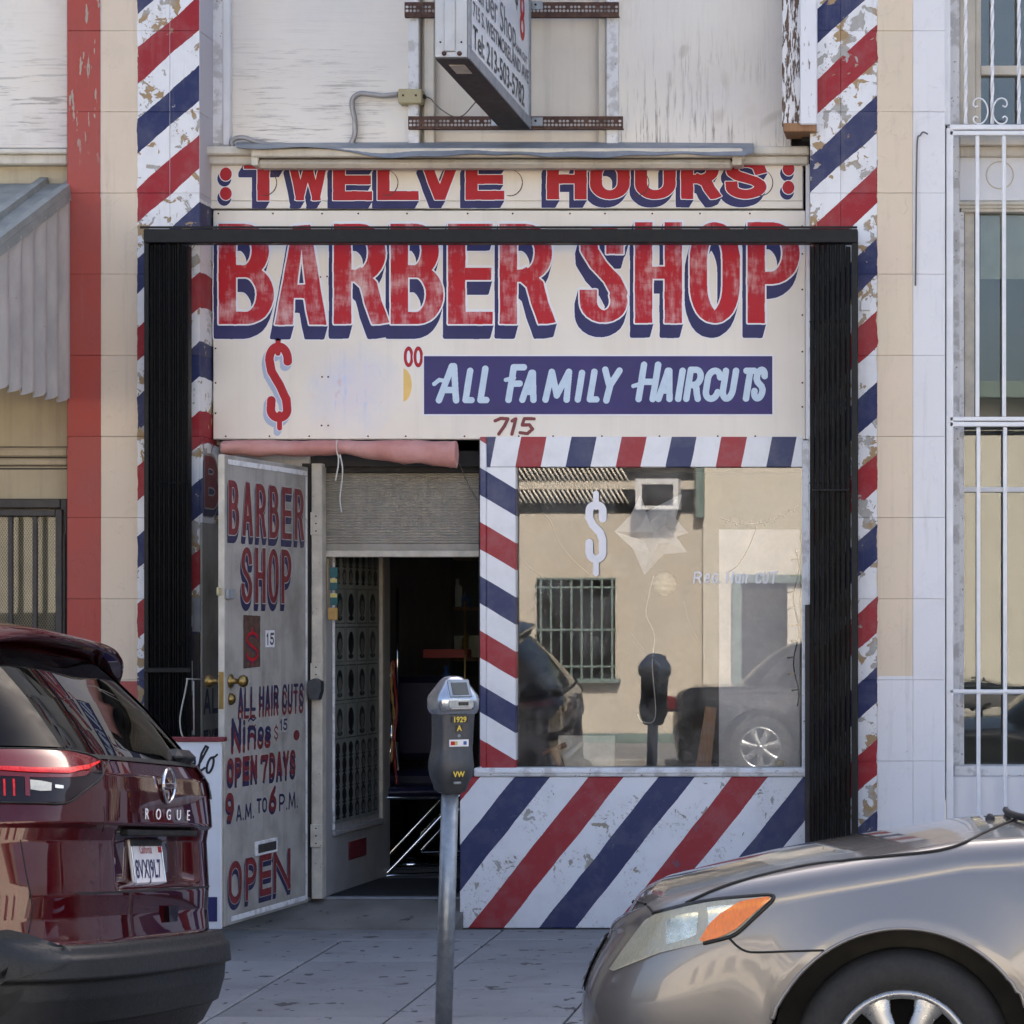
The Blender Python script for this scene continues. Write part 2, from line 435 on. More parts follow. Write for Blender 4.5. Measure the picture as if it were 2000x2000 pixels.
def font(txt, size, name, mat, parent, M, align='LEFT', ext=0.0, sx=1.0, bold=0.0):
    c = bpy.data.curves.new(name, 'FONT'); c.body = txt; c.size = size; c.align_x = align; c.extrude = ext; c.offset = bold
    c.resolution_u = 3
    o = bpy.data.objects.new(name, c); COL.objects.link(o)
    dg = bpy.context.evaluated_depsgraph_get(); me = bpy.data.meshes.new_from_object(o.evaluated_get(dg))
    bpy.data.objects.remove(o); me.name = name
    me.transform(M @ Matrix.Diagonal((sx, 1, 1, 1)))
    me.materials.clear(); me.materials.append(MATS[mat] if isinstance(mat, str) else mat)
    q = bpy.data.objects.new(name, me); COL.objects.link(q)
    if parent: adopt(q, parent)
    return q
def basis(o, xd, yd):
    xd, yd = Vector(xd).normalized(), Vector(yd).normalized(); zd = xd.cross(yd)
    M = Matrix((xd, yd, zd)).transposed().to_4x4(); M.translation = Vector(o); return M

# ------------------------------------------------------------------ materials
pm('cream', (.66, .60, .52), (.58, .52, .44), 3, rough=.62, bump=.15, streak=.25)
pm('cream_dirty', (.60, .54, .45), (.46, .41, .34), 5, rough=.65, bump=.2, streak=.4)
pm('sign_cream', (.76, .69, .60), (.69, .62, .53), 2.2, rough=.5, bump=.05, streak=.18, streakc=(.35, .31, .26))
pm('trim_cream', (.62, .57, .49), (.54, .49, .41), 7, rough=.6, bump=.2, bsc=30, streak=.35)
pm('white_paint', (.72, .71, .72), (.64, .63, .64), 5, rough=.55, bump=.1, streak=.15, streakc=(.4, .38, .37))
pm('white_lavender', (.73, .71, .72), (.69, .67, .68), 2, rough=.6, bump=.1, bsc=90, streak=.12, streakc=(.5, .45, .42))
pm('white_worn', (.70, .69, .69), (.5, .48, .47), 14, lo=.5, hi=.62, rough=.65, bump=.4, speck=(55, .66, (.2, .17, .15)))
pm('tan_stucco', (.46, .39, .27), (.40, .33, .23), 3, rough=.8, bump=.35, bsc=120, streak=.3)
pm('letter_red', (.42, .016, .022), (.37, .014, .019), 6, rough=.5, spec=.25)
pm('letter_white', (.76, .74, .76), (.70, .68, .70), 8, rough=.5)
pm('letter_navy', (.034, .032, .115), (.026, .025, .09), 8, rough=.5, spec=.25)
pm('box_navy', (.050, .038, .145), (.040, .033, .12), 6, rough=.5, spec=.25)
pm('box_blue', (.52, .62, .72), (.46, .56, .66), 20, rough=.5)
pm('shade_blue', (.38, .42, .55), (.34, .38, .50), 8, rough=.5)
pm('yellow_paint', (.78, .50, .14), None, 5, rough=.5)
pm('ghost_paint', (.58, .55, .64), (.66, .62, .63), 5, lo=.3, hi=.7, rough=.5)
pm('dull_red', (.19, .024, .028), (.12, .018, .022), 20, lo=.4, hi=.7, rough=.5)
pm('dull_navy', (.028, .026, .075), None, 12, rough=.5)
pm('black_metal', (.006, .006, .007), (.010, .009, .009), 20, spec=.25, rough=.5, bump=.25, bsc=50, speck=(80, .69, (.07, .06, .055)))
pm('black_gate', (.004, .004, .005), (.009, .0085, .009), 30, spec=.2, rough=.45, bump=.3, bsc=60, stretch=(3, 3, .25), speck=(60, .70, (.05, .047, .045)))
pm('rust_brown', (.055, .024, .018), (.11, .055, .035), 30, rough=.8, bump=.4)
pm('galv', (.34, .36, .38), (.24, .26, .28), 25, rough=.45, metal=.75, bump=.15)
pm('galv_dull', (.30, .31, .33), (.22, .23, .25), 18, rough=.6, metal=.3, bump=.2, speck=(50, .68, (.12, .11, .1)))
pm('alu', (.45, .43, .41), (.38, .36, .35), 8, rough=.42, metal=.6, streak=.3)
pm('dark_under', (.035, .03, .028), (.05, .042, .038), 10, rough=.7)
pm('chrome', (.75, .76, .78), (.7, .71, .73), 5, rough=.08, metal=1.)
pm('brushed_chrome', (.62, .63, .66), (.55, .56, .58), 9, rough=.2, metal=.95)
pm('brass', (.32, .22, .08), (.24, .16, .06), 12, rough=.38, metal=1.)
pm('concrete', (.27, .27, .275), (.20, .20, .205), 1.6, det=8, rough=.85, bump=.3, bsc=150, speck=(13, .645, (.06, .06, .065)))
pm('concrete_b', (.255, .255, .26), (.19, .19, .197), 2.3, det=8, rough=.85, bump=.3, bsc=150, speck=(12, .64, (.06, .06, .065)))
pm('entry_concrete', (.19, .18, .165), (.12, .11, .10), 4, det=7, rough=.8, bump=.35, bsc=90, speck=(11, .65, (.06, .054, .048)), streak=.0)
pm('asphalt', (.055, .055, .056), (.04, .04, .041), 8, rough=.9, bump=.6, bsc=220)
pm('joint_dark', (.07, .065, .06), None, 8, rough=.95)
pm('door_outline', (.40, .38, .35), (.28, .26, .24), 14, rough=.6)
pm('mortar', (.40, .35, .29), None, 8, rough=.9)
pm('door_grey', (.37, .345, .31), (.20, .185, .16), 4, det=7, lo=.42, hi=.72, rough=.6, bump=.2, streak=.45, streakc=(.12, .11, .10), speck=(70, .70, (.12, .11, .1)))
pm('door_grey_in', (.36, .35, .35), (.29, .28, .275), 4, det=6, rough=.6, bump=.15, streak=.3, speck=(90, .71, (.12, .11, .1)))
pm('jamb_cream', (.56, .51, .43), (.40, .36, .30), 12, rough=.6, bump=.3, speck=(50, .68, (.14, .11, .09)))
pm('shutter', (.30, .275, .235), (.25, .225, .19), 9, rough=.5, bump=.15, streak=.3)
pm('pink_canvas', (.46, .20, .175), (.55, .29, .26), 7, rough=.9, bump=.6, bsc=22, streak=.4, streakc=(.32, .15, .13))
pm('string', (.6, .56, .5), None, 30, rough=.9)
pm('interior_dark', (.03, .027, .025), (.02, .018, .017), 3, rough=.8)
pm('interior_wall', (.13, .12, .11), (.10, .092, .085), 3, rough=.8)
pm('poster_grey', (.22, .23, .21), (.16, .17, .155), 6, rough=.35)
pm('poster_dark', (.010, .010, .012), (.02, .02, .02), 40, rough=.4)
pm('poster_face', (.17, .16, .14), (.09, .085, .075), 60, rough=.4)
pm('poster_line', (.05, .055, .05), None, 20, rough=.4)
pm('teal', (.012, .09, .10), None, 20, rough=.5)
pm('tag_wood', (.40, .24, .07), (.33, .19, .05), 30, rough=.5)
pm('tag_yellow', (.5, .42, .14), None, 20, rough=.5)
pm('plank_wood', (.30, .15, .06), (.22, .10, .04), 18, rough=.55, stretch=(6, 6, .5), bump=.2)
pm('pale_board', (.74, .69, .57), (.60, .55, .44), 9, rough=.6)
pm('meter_grey', (.050, .053, .060), (.038, .04, .046), 30, rough=.45, bump=.12, bsc=120, speck=(90, .70, (.14, .13, .12)))
pm('meter_head', (.42, .45, .50), (.36, .39, .44), 12, rough=.22, metal=.75)
pm('screen', (.10, .10, .085), None, 20, rough=.15)
pm('decal_black', (.012, .012, .012), None, 10, rough=.4)
pm('decal_yellow', (.75, .55, .06), None, 10, rough=.45)
pm('black_ink', (.015, .015, .02), None, 10, rough=.45)
pm('grey_ink', (.09, .095, .12), None, 10, rough=.45)
pm('sign_face', (.60, .62, .66), (.54, .56, .60), 4, rough=.35)
pm('beige_box', (.42, .36, .20), (.36, .30, .17), 14, rough=.55, bump=.1)
pm('conduit', (.36, .34, .33), (.28, .26, .25), 20, rough=.5, metal=.4)
pm('flashing', (.30, .32, .35), (.22, .24, .27), 9, rough=.5, metal=.5, bump=.3, bsc=12, speck=(25, .70, (.4, .42, .44)))
pm('bars_white', (.74, .73, .74), (.66, .65, .66), 12, rough=.4, bump=.1)
pm('awning_metal', (.48, .43, .395), (.35, .315, .30), 9, det=7, rough=.55, metal=.15, bump=.2, stretch=(1, 1, .4), speck=(12, .68, (.13, .14, .16)))
pm('awning_top', (.30, .31, .29), (.21, .22, .21), 8, rough=.6, metal=.2, bump=.2, speck=(14, .68, (.4, .42, .42)))
pm('door_iron', (.035, .030, .030), (.05, .043, .04), 20, rough=.6, bump=.2)
pm('mesh_tan', (.26, .22, .14), (.21, .175, .11), 8, rough=.6)
pm('opp_stucco', (.58, .52, .43), (.52, .465, .385), 2, rough=.85, bump=.3, bsc=90)
pm('opp_stucco_b', (.68, .63, .54), (.62, .575, .49), 2, rough=.85, bump=.3, bsc=90)
pm('opp_trim', (.18, .24, .22), (.14, .19, .18), 6, rough=.6)
pm('opp_dark', (.02, .02, .022), None, 6, rough=.3)
pm('leaf_green', (.03, .06, .018), (.05, .09, .03), 9, rough=.6)
pm('ac_white', (.7, .7, .7), None, 6, rough=.5)
pm('kerb', (.33, .32, .30), (.24, .235, .225), 3, rough=.85, bump=.3, bsc=100)
pm('mat_black', (.012, .012, .013), (.02, .02, .02), 60, rough=.95, bump=.4)
pm('mug', (.60, .52, .36), None, 10, rough=.4)
pm('bulb', (.75, .62, .35), None, 10, rough=.3)
pm('wire_green', (.03, .035, .025), None, 10, rough=.6)
pm('wire_grey', (.12, .11, .10), None, 10, rough=.6)
pm('lantern', (.66, .60, .44), (.55, .5, .36), 30, rough=.9, bump=.5, bsc=60)
pm('chair_vinyl', (.02, .02, .05), None, 10, rough=.4)
pm('dull_plastic_red', (.25, .02, .02), None, 10, rough=.4)
pm('bottle_blue', (.03, .10, .35), None, 10, rough=.3)
pm('tyre', (.014, .014, .015), (.02, .02, .02), 30, rough=.75, bump=.3, bsc=90)
pm('cladding', (.012, .0125, .014), (.016, .0165, .018), 30, spec=.35, rough=.5, bump=.25, bsc=260)
pm('seam', (.004, .004, .004), None, 10, rough=.7)
pm('hub', (.42, .42, .42), (.36, .36, .36), 14, rough=.3, metal=.75)
pm('rubber_black', (.01, .01, .011), None, 10, rough=.5)

def sign_board():
    g = NG('sign_board'); x, y, z = g.xyz()
    col = g.mix(g.step(g.noise(2.2, 5), .35, .68), (.77, .70, .61), (.71, .635, .545))
    st = g.step(g.noise(1, 5, .65, stretch=(16, 16, .7)), .52, .8); col = g.mix(g.math('MULTIPLY', st, .16), col, (.35, .31, .26))
    dx = g.math('DIVIDE', g.math('SUBTRACT', x, PX(690, .2)), .24); dz_ = g.math('DIVIDE', g.math('SUBTRACT', z, PZ(762, .2)), .23)
    rr = g.math('SQRT', g.math('ADD', g.math('MULTIPLY', dx, dx), g.math('MULTIPLY', dz_, dz_)))
    rr = g.math('ADD', rr, g.math('MULTIPLY', g.math('SUBTRACT', g.noise(7, 4), .5), .9))
    old = g.mix(g.step(g.noise(5, 3), .42, .6), (.68, .62, .63), (.60, .59, .66)); old = g.mix(g.step(g.noise(11, 5, .6), .60, .64), old, (.62, .50, .54)); old = g.mix(g.step(g.noise(1, 4, .6, stretch=(30, 9, 6)), .58, .62), old, (.56, .57, .68))
    col = g.mix(g.step(rr, 1.15, .35), col, old)
    MATS['sign_board'] = g.fin(col, .48)
sign_board()
def paving(name, c1, c2, off):
    g = NG(name); p = g.new('ShaderNodeVectorMath', operation='ADD'); g.set(p.inputs[0], g.pos); p.inputs[1].default_value = off; v = p.outputs[0]
    col = g.mix(g.step(g.noise(1.3, 8, .62, vec=v), .35, .7), c1, c2)
    col = g.mix(g.math('MULTIPLY', g.step(g.noise(3.4, 6, .7, vec=v, dist=.5), .56, .75), .5), col, (.10, .098, .10))
    col = g.mix(g.step(g.noise(11, 2, .5, vec=v), .672, .687), col, (.055, .053, .056))
    col = g.mix(g.math('MULTIPLY', g.step(g.noise(26, 2, .5, vec=v), .715, .735), .7), col, (.05, .048, .05))
    col = g.mix(g.math('MULTIPLY', g.step(g.noise(75, 3, .7, vec=v), .62, .75), .4), col, (.12, .12, .12))
    y = g.xyz()[1]; dirt = g.math('MULTIPLY', g.step(y, -.5, -.02), g.step(g.noise(7, 5, .7, vec=v), .3, .7)); col = g.mix(g.math('MULTIPLY', dirt, .55), col, (.09, .082, .075))
    g.bump(g.noise(150, 4, vec=v), .35, .004); MATS[name] = g.fin(col, .85)
paving('concrete', (.24, .24, .245), (.18, .18, .185), (0, 0, 0)); paving('concrete_b', (.215, .215, .22), (.16, .16, .165), (7, 3, 0))
def streaky_red():
    g = NG('brushed_red'); x, y, z = g.xyz()
    n1 = g.noise(1, 5, .7, stretch=(24, 12, 5)); n2 = g.noise(7, 3, .6); n3 = g.noise(1, 4, .7, stretch=(7, 5, 26))
    f = g.math('ADD', g.math('MULTIPLY', n1, .55), g.math('MULTIPLY', n2, .55)); f = g.math('ADD', f, g.math('MULTIPLY', n3, .25))
    col = g.ramp(g.step(f, .58, .86), [(0, (.45, .010, .020)), (.28, (.42, .016, .026)), (.46, (.46, .08, .09)), (.72, (.54, .21, .21)), (1, (.60, .38, .36))])
    MATS['brushed_red'] = g.fin(col, .5, spec=.25)
streaky_red()

def plywood(name, vertical):
    g = NG(name); x, y, z = g.xyz()
    st = (70, 20, 4) if vertical else (4, 20, 70)
    grain = g.noise(1, 5, .7, stretch=st); big = g.noise(1.6, 4); low = g.step(z, 4.55, 3.98)
    col = g.mix(g.step(big, .35, .7), (.72, .65, .56), (.66, .615, .58)); col = g.mix(g.step(g.noise(.9, 5, .6), .45, .62), col, (.74, .69, .62)); col = g.mix(g.math('MULTIPLY', g.step(g.noise(2.7, 6, .65), .58, .72), .5), col, (.55, .48, .40))
    crack = g.step(grain, .53, .62)
    amt = g.math('MULTIPLY', crack, g.math('MULTIPLY_ADD', low, .8, .10))
    amt = g.math('MULTIPLY', amt, g.step(g.noise(3, 3), .35, .6))
    col = g.mix(amt, col, (.20, .17, .15))
    knot = g.step(g.noise(2.2, 1, dist=1.5), .74, .8)
    col = g.mix(g.math('MULTIPLY', knot, .35), col, (.38, .32, .25))
    g.bump(grain, .25, .006)
    MATS[name] = g.fin(col, .7)
plywood('ply_h', False); plywood('ply_v', True)

def peeled():
    g = NG('peeled_wood'); n = g.noise(1, 5, .65, stretch=(55, 30, 9), dist=.3)
    wood = g.mix(g.noise(1, 4, stretch=(60, 60, 4)), (.16, .10, .065), (.07, .045, .032))
    m = g.step(n, .50, .53)
    col = g.mix(m, (.70, .68, .68), wood)
    g.bump(g.math('SUBTRACT', 1, m), .8, .006)
    MATS['peeled_wood'] = g.fin(col, .75)
    g = NG('peeled_less'); n = g.noise(1, 5, .65, stretch=(60, 30, 12), dist=.3); m = g.step(n, .63, .65)
    col = g.mix(m, (.72, .71, .73), (.2, .14, .1)); g.bump(g.math('SUBTRACT', 1, m), .6, .005)
    MATS['peeled_less'] = g.fin(col, .7)
peeled()

def glassmat(name, ior, tint=(1, 1, 1), dirt=.03):
    g = NG(name); g.n.remove(g.b)
    fr = g.new('ShaderNodeFresnel'); fr.inputs[0].default_value = ior
    tr = g.new('ShaderNodeBsdfTransparent'); tr.inputs[0].default_value = (*tint, 1)
    gl = g.new('ShaderNodeBsdfGlossy'); gl.inputs['Roughness'].default_value = .0
    df = g.new('ShaderNodeBsdfDiffuse'); df.inputs[0].default_value = (.55, .52, .47, 1)
    m0 = g.new('ShaderNodeMixShader'); g.set(m0.inputs[0], g.math('MULTIPLY', g.step(g.noise(5, 6, .7), .4, .8), dirt)); g.t.links.new(tr.outputs[0], m0.inputs[1]); g.t.links.new(df.outputs[0], m0.inputs[2])
    m1 = g.new('ShaderNodeMixShader'); g.t.links.new(fr.outputs[0], m1.inputs[0]); g.t.links.new(m0.outputs[0], m1.inputs[1]); g.t.links.new(gl.outputs[0], m1.inputs[2])
    g.t.links.new(m1.outputs[0], g.out.inputs[0]); MATS[name] = g.m
glassmat('shop_glass', 1.70, dirt=.20); glassmat('house_glass', 1.7, (.8, .84, .82), .05); glassmat('car_glass', 1.6, (.10, .11, .11), .03); glassmat('lens_clear', 1.45, (.95, .95, .92), .03); glassmat('plastic_film', 1.35, (.92, .94, .97), .5)

def carpaint(name, c1, c2, flake, metal):
    g = NG(name); lw = g.new('ShaderNodeLayerWeight'); lw.inputs[0].default_value = .35
    col = g.mix(lw.outputs['Facing'], c1, c2)
    dust = g.step(g.noise(3, 7, .7), .5, .85); col = g.mix(g.math('MULTIPLY', dust, .10), col, (.3, .27, .24))
    MATS[name] = g.fin(col, .36, metal, 1.0, spec=.0)
    g.b.inputs['Coat Roughness'].default_value = flake; g.b.inputs['Coat IOR'].default_value = 1.45
carpaint('silver_paint', (.225, .212, .202), (.165, .157, .15), .05, .6); carpaint('dark_paint', (.03, .03, .034), (.015, .015, .018), .03, .3)
carpaint('red_paint', (.058, .0017, .0036), (.028, .001, .003), .02, .25)
def lens(name, col, rough=.12):
    g = NG(name); n = g.noise(1, 2, stretch=(160, 160, 40)); c = g.mix(n, col, tuple(v * .55 for v in col))
    MATS[name] = g.fin(c, rough, 0, 1.0)
pm('lamp_band', (.72, .012, .012), (.5, .008, .008), 30, rough=.3); lens('lens_red', (.17, .004, .005)); MATS['lens_red'].node_tree.nodes['Principled BSDF'].inputs['Coat Weight'].default_value = .5; lens('lens_amber', (.95, .23, .006)); MATS['lens_amber'].node_tree.nodes['Principled BSDF'].inputs['Coat Weight'].default_value = .4; lens('lens_dark', (.014, .006, .008)); MATS['lens_dark'].node_tree.nodes['Principled BSDF'].inputs['Coat Weight'].default_value = .4; MATS['lens_dark'].node_tree.nodes['Principled BSDF'].inputs['Specular IOR Level'].default_value = .15; pm('glare_cover_black', (.004, .004, .005), None, 10, rough=.35, spec=.15); lens('lamp_silver', (.66, .63, .52), .3); pm('reflector_bowl', (.78, .75, .66), (.6, .58, .5), 30, rough=.28, metal=.8)

# piers: bands over the inner half, flat colour over the outer
def pier_mats():
    S = [(0, WHITE), (.25, RED), (.5, WHITE), (.75, NAVY)]
    # left pier. At x = 268 px red runs y 97..165 (period 271 px), climbing to the right
    k = 13 / F; per = 271 * k; slope = .88
    # t grows downward: t = (y_px + slope * x_px)/271 + phase ; red at [.25,.5)
    x0, zz = PX(268), PZ(97)
    ph = .25 - ((slope * x0) - zz) / per
    g, col, (x, y, z) = stripes('pier_left', slope, -1, per, ph, S, chip=.205)
    cr = g.mix(g.step(g.noise(2.5, 4), .35, .7), (.67, .55, .43), (.64, .52, .40))
    gw = g.math('MULTIPLY', g.math('SUBTRACT', g.noise(12, 3), .5), .02)
    xx = g.math('ADD', x, gw)
    cr = g.mix(g.step(z, PZ(1331), PZ(1330)), (.36, .085, .07), cr)
    col = g.mix(g.step(xx, PX(268), PX(268.6)), cr, col)
    scar = g.math('MULTIPLY', g.step(g.noise(1, 3, .6, stretch=(26, 9, 5)), .60, .61), g.step(z, 3.8, 4.0))
    rd = g.mix(g.step(g.noise(4, 5), .4, .7), (.37, .062, .046), (.33, .07, .058)); rd = g.mix(scar, rd, (.36, .31, .25))
    col = g.mix(g.step(x, PX(196.5), PX(197)), rd, col)
    nx = g.new('ShaderNodeSeparateXYZ'); g.t.links.new(g.new('ShaderNodeNewGeometry').outputs['Normal'], nx.inputs[0])
    col = g.mix(g.math('MULTIPLY', g.step(nx.outputs[0], .5, .6), g.step(z, PZ(388), PZ(386))), col, (.52, .50, .55))
    rnd = g.new('ShaderNodeObjectInfo').outputs['Random']; col = g.mix(g.math('MULTIPLY', rnd, .07), col, (.36, .32, .27)); gs = g.math('MULTIPLY', g.step(g.noise(1, 5, .65, stretch=(22, 22, 1.2)), .55, .8), .3); col = g.mix(gs, col, (.24, .21, .18)); g.fin(col, .68, spec=.3); MATS['pier_left'] = g.m
    # right pier: at x = 1713 px red runs y 48..121, period 279
    per = 279 * k; slope = .91; x0, zz = PX(1713), PZ(48)
    ph = .25 - ((slope * x0) - zz) / per
    g, col, (x, y, z) = stripes('pier_right', slope, -1, per, ph, S, chip=.225)
    cr = g.mix(g.step(g.noise(2.5, 4), .35, .7), (.70, .56, .43), (.66, .55, .41)); wh = g.mix(g.noise(2, 3), (.73, .71, .72), (.70, .68, .69))
    cr = g.mix(g.step(z, PZ(1321), PZ(1320)), wh, cr)
    sc2 = g.math('MULTIPLY', g.step(g.noise(20, 3), .68, .69), g.step(g.noise(2.3, 2), .6, .62)); cr = g.mix(sc2, cr, (.38, .22, .11))
    gw = g.math('MULTIPLY', g.math('SUBTRACT', g.noise(10, 4), .5), .035)
    col = g.mix(g.step(g.math('ADD', x, gw), PX(1713), PX(1713.6)), col, cr)
    col = g.mix(g.step(x, PX(1783), PX(1783.5)), col, wh)
    rnd = g.new('ShaderNodeObjectInfo').outputs['Random']; col = g.mix(g.math('MULTIPLY', rnd, .07), col, (.36, .32, .27)); gs = g.math('MULTIPLY', g.step(g.noise(1, 5, .65, stretch=(22, 22, 1.2)), .55, .8), .3); col = g.mix(gs, col, (.24, .21, .18)); g.fin(col, .68, spec=.3); MATS['pier_right'] = g.m
pier_mats()
def front_stripes():
    k = 13.2 / F; S = [(0, WHITE), (.25, RED), (.5, WHITE), (.75, NAVY)]; Y = .2
    # strip over the window: red from x 1018 px at y 852, leaning left going down, 196 px per cycle
    per = 196 * k; ph = .25 - (PX(1018, Y) - .2 * PZ(852, Y)) / per
    g, col, _ = stripes('strip_top', 1, -.2, per, ph, S, wob=.004); MATS['strip_top'] = g.fin(col, .5)
    # strip left of the window: bands fall to the right; red y 1020..1075 at x 943, 211 px per cycle
    per = 212 * k; ph = .25 - (-.6 * PX(943, Y) - PZ(1022, Y)) / per
    g, col, _ = stripes('strip_side', -.6, -1, per, ph, S, wob=.004); MATS['strip_side'] = g.fin(col, .5)
    # bulkhead: red from x 1150 at y 1517, leaning left going down, 281 px per cycle
    S2 = [(0, WHITE), (.26, RED), (.505, WHITE), (.75, NAVY)]
    per = 281 * k; ph = .26 - (PX(1150, Y) - .795 * PZ(1517, Y)) / per
    g, col, _ = stripes('bulkhead', 1, -.795, per, ph, S2, wob=.008, chip=.085, under=(.38, .33, .26), fade=1.0); MATS['bulkhead'] = g.fin(col, .55)
front_stripes()

# ================================================================== SETTING
SLOPE_W = -.05 / 3.2
def walk_z(y): return SLOPE_W * (-y) * 1.0
def road_z(y):
    if y > -3.35: return -.20
    return -.20 + min(.045 * (-3.35 - y), .045 * 5.9) - max(0, .045 * (-9.25 - y))
MB().box(-60, 60, -60, 40, -1.2, -.6).build('ground', 'asphalt'); struct(bpy.data.objects['ground'])
rows = []
for y in (-3.34, -5, -7, -9.25, -11, -13, -15.2): rows.append([(x, y, road_z(y)) for x in (-60, -20, 0, 20, 60)])
struct(MB().grid(rows, smooth=False).build('road', 'asphalt'))
# sidewalk: scored concrete squares on a dark bed
sw = MB().grid([[(x, y, walk_z(y) - .03) for x in (-60, 60)] for y in (.6, -3.15)], smooth=False).build('sidewalk', 'joint_dark'); struct(sw)
JX, JY = .712, [-.06, -.43, -1.13, -1.90, -2.62, -3.16]
# joints run straight out from the shop; one of them passes x = PX(986, 0) at the shop front
x_ref = PX(986, 0)
for r in range(len(JY) - 1):
    ya, yb = JY[r] - .005, JY[r + 1] + .005
    for c in range(-12, 9):
        if r == 0 and c % 2: continue
        xa, xb = x_ref + c * JX + .005, x_ref + (c + (2 if r == 0 else 1)) * JX - .005
        mb = MB(); dz = random.uniform(-.0015, .0015); b = .009
        za, zb = walk_z(ya) + dz, walk_z(yb) + dz
        top = [(xa + b, yb + b, zb), (xb - b, yb + b, zb), (xb - b, ya - b, za), (xa + b, ya - b, za)]
        low = [(xa, yb, zb - .006), (xb, yb, zb - .006), (xb, ya, za - .006), (xa, ya, za - .006)]
        bot = [(xa, yb, zb - .05), (xb, yb, zb - .05), (xb, ya, za - .05), (xa, ya, za - .05)]
        mb.add(top + low + bot, [(0, 1, 2, 3)] + [(4 + i, 4 + (i + 1) % 4, (i + 1) % 4, i) for i in range(4)] + [(8 + i, 8 + (i + 1) % 4, 4 + (i + 1) % 4, 4 + i) for i in range(4)])
        mb.build('paving_slab', random.choice(['concrete', 'concrete', 'concrete_b']), sw)
struct(MB().box(-60, 60, -3.34, -3.165, -.3, -.05, .015).build('kerb', 'kerb'))
struct(MB().box(-60, 60, -15.38, -15.2, -.3, -.02, .015).build('kerb', 'kerb'))
struct(MB().box(-60, 60, -19.0, -15.385, -.3, -.022).build('sidewalk', 'concrete'))

# ================================================================== SHOP BUILDING
shop = thing('barber_shop_building', 'narrow barber shop front between two striped piers', 'building', (PX(1000), .2, 0))
ROWZ = [PZ(60) - .4064 * k for k in range(-3, 12)]      # bed joints of the facing blocks
def pier(name, cols, mat, parent=shop):
    p = MB().box(PX(cols[0]) + .004, PX(cols[-1]) - .004, .02, .5, 0, 7.4).build(name, 'mortar', parent)
    edges = [ROWZ[i] for i in range(len(ROWZ))] + [0.0]
    for i in range(len(edges) - 1):
        z1, z0 = edges[i], edges[i + 1]
        if z1 - z0 < .03: continue
        for c0, c1 in zip(cols[:-1], cols[1:]):
            j = random.uniform(-.0012, .0012)
            bx('block', mat, p, PX(c0) + .0004, PX(c1) - .0004, j, .3, z0 + .0006, z1 - .0006, .0018)
    bx('upper_wall', mat, p, PX(cols[0]), PX(cols[-1]), .003, .3, edges[0] + .002, 7.4, .002)
    return p
pier('left_pier', [131, 197, 332, 390], 'pier_left')
pier('right_pier', [1582, 1642, 1713, 1783, 1846], 'pier_right')
# inner return of the left pier, painted grey then navy
SY = .22
bx('pier_return', 'white_lavender', shop, PX(390) - .03, PX(390) - .0005, .302, .62, 2.9, 7.3)
# upper front
UY = .27
bpx('plywood_panel', 'ply_h', shop, 443, 800, -900, 292, UY, UY + .05)
bpx('plywood_panel', 'ply_v', shop, 1208, 1545, -900, 290, UY, UY + .05)
bpx('corner_moulding', 'white_worn', shop, 402, 440, -900, 284, UY - .035, UY + .05, .012)
bpx('corner_bead', 'white_paint', shop, 434, 449, -900, 284, UY - .045, UY + .05, .006)
wf = bpx('window_frame', 'trim_cream', shop, 800, 820, -900, 285, UY - .03, UY + .05)
bpx('stile', 'white_worn', wf, 797, 818, -900, 285, UY - .05, UY - .031, .004)
bpx('stile', 'trim_cream', wf, 828, 848, -900, 285, UY - .02, UY + .05, .004)
bpx('stile', 'trim_cream', wf, 1168, 1184, -900, 285, UY - .02, UY + .05, .004)
bpx('stile', 'white_worn', wf, 1184, 1207, -900, 285, UY - .05, UY + .05, .004)
bpx('rail', 'trim_cream', wf, 848, 1168, 276, 290, UY + .0, UY + .05, .004)
bpx('blank_panel', 'cream', wf, 820, 1184, -900, 290, UY + .03, UY + .055)
# ledge under the plywood, and the wood behind it
bpx('ledge', 'trim_cream', shop, 402, 1580, 285, 302, SY - .09, UY + .1, .008)
bpx('ledge_board', 'trim_cream', shop, 406, 1579, 303, 321, SY - .055, UY + .1, .008)
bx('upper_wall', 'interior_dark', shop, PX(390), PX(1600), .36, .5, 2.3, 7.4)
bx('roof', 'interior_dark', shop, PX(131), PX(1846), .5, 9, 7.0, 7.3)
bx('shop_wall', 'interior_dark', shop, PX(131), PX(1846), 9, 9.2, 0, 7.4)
# peeling timber post, top right
post = thing('peeling_post', 'peeling white timber post hanging at the top right of the plywood', 'post', (PX(1560, -.04), 0, PZ(255, -.04)))
bpx('board', 'peeled_wood', post, 1527, 1565, -700, 247, -.03, .2, .004)
bpx('board', 'peeled_less', post, 1562, 1595, -700, 243, -.07, .18, .006)
bpx('foot', 'plank_wood', post, 1530, 1594, 240, 257, -.05, .16, .004)
bpx('strap', 'black_metal', post, 1566, 1580, 255, 276, .1, .16, .002)

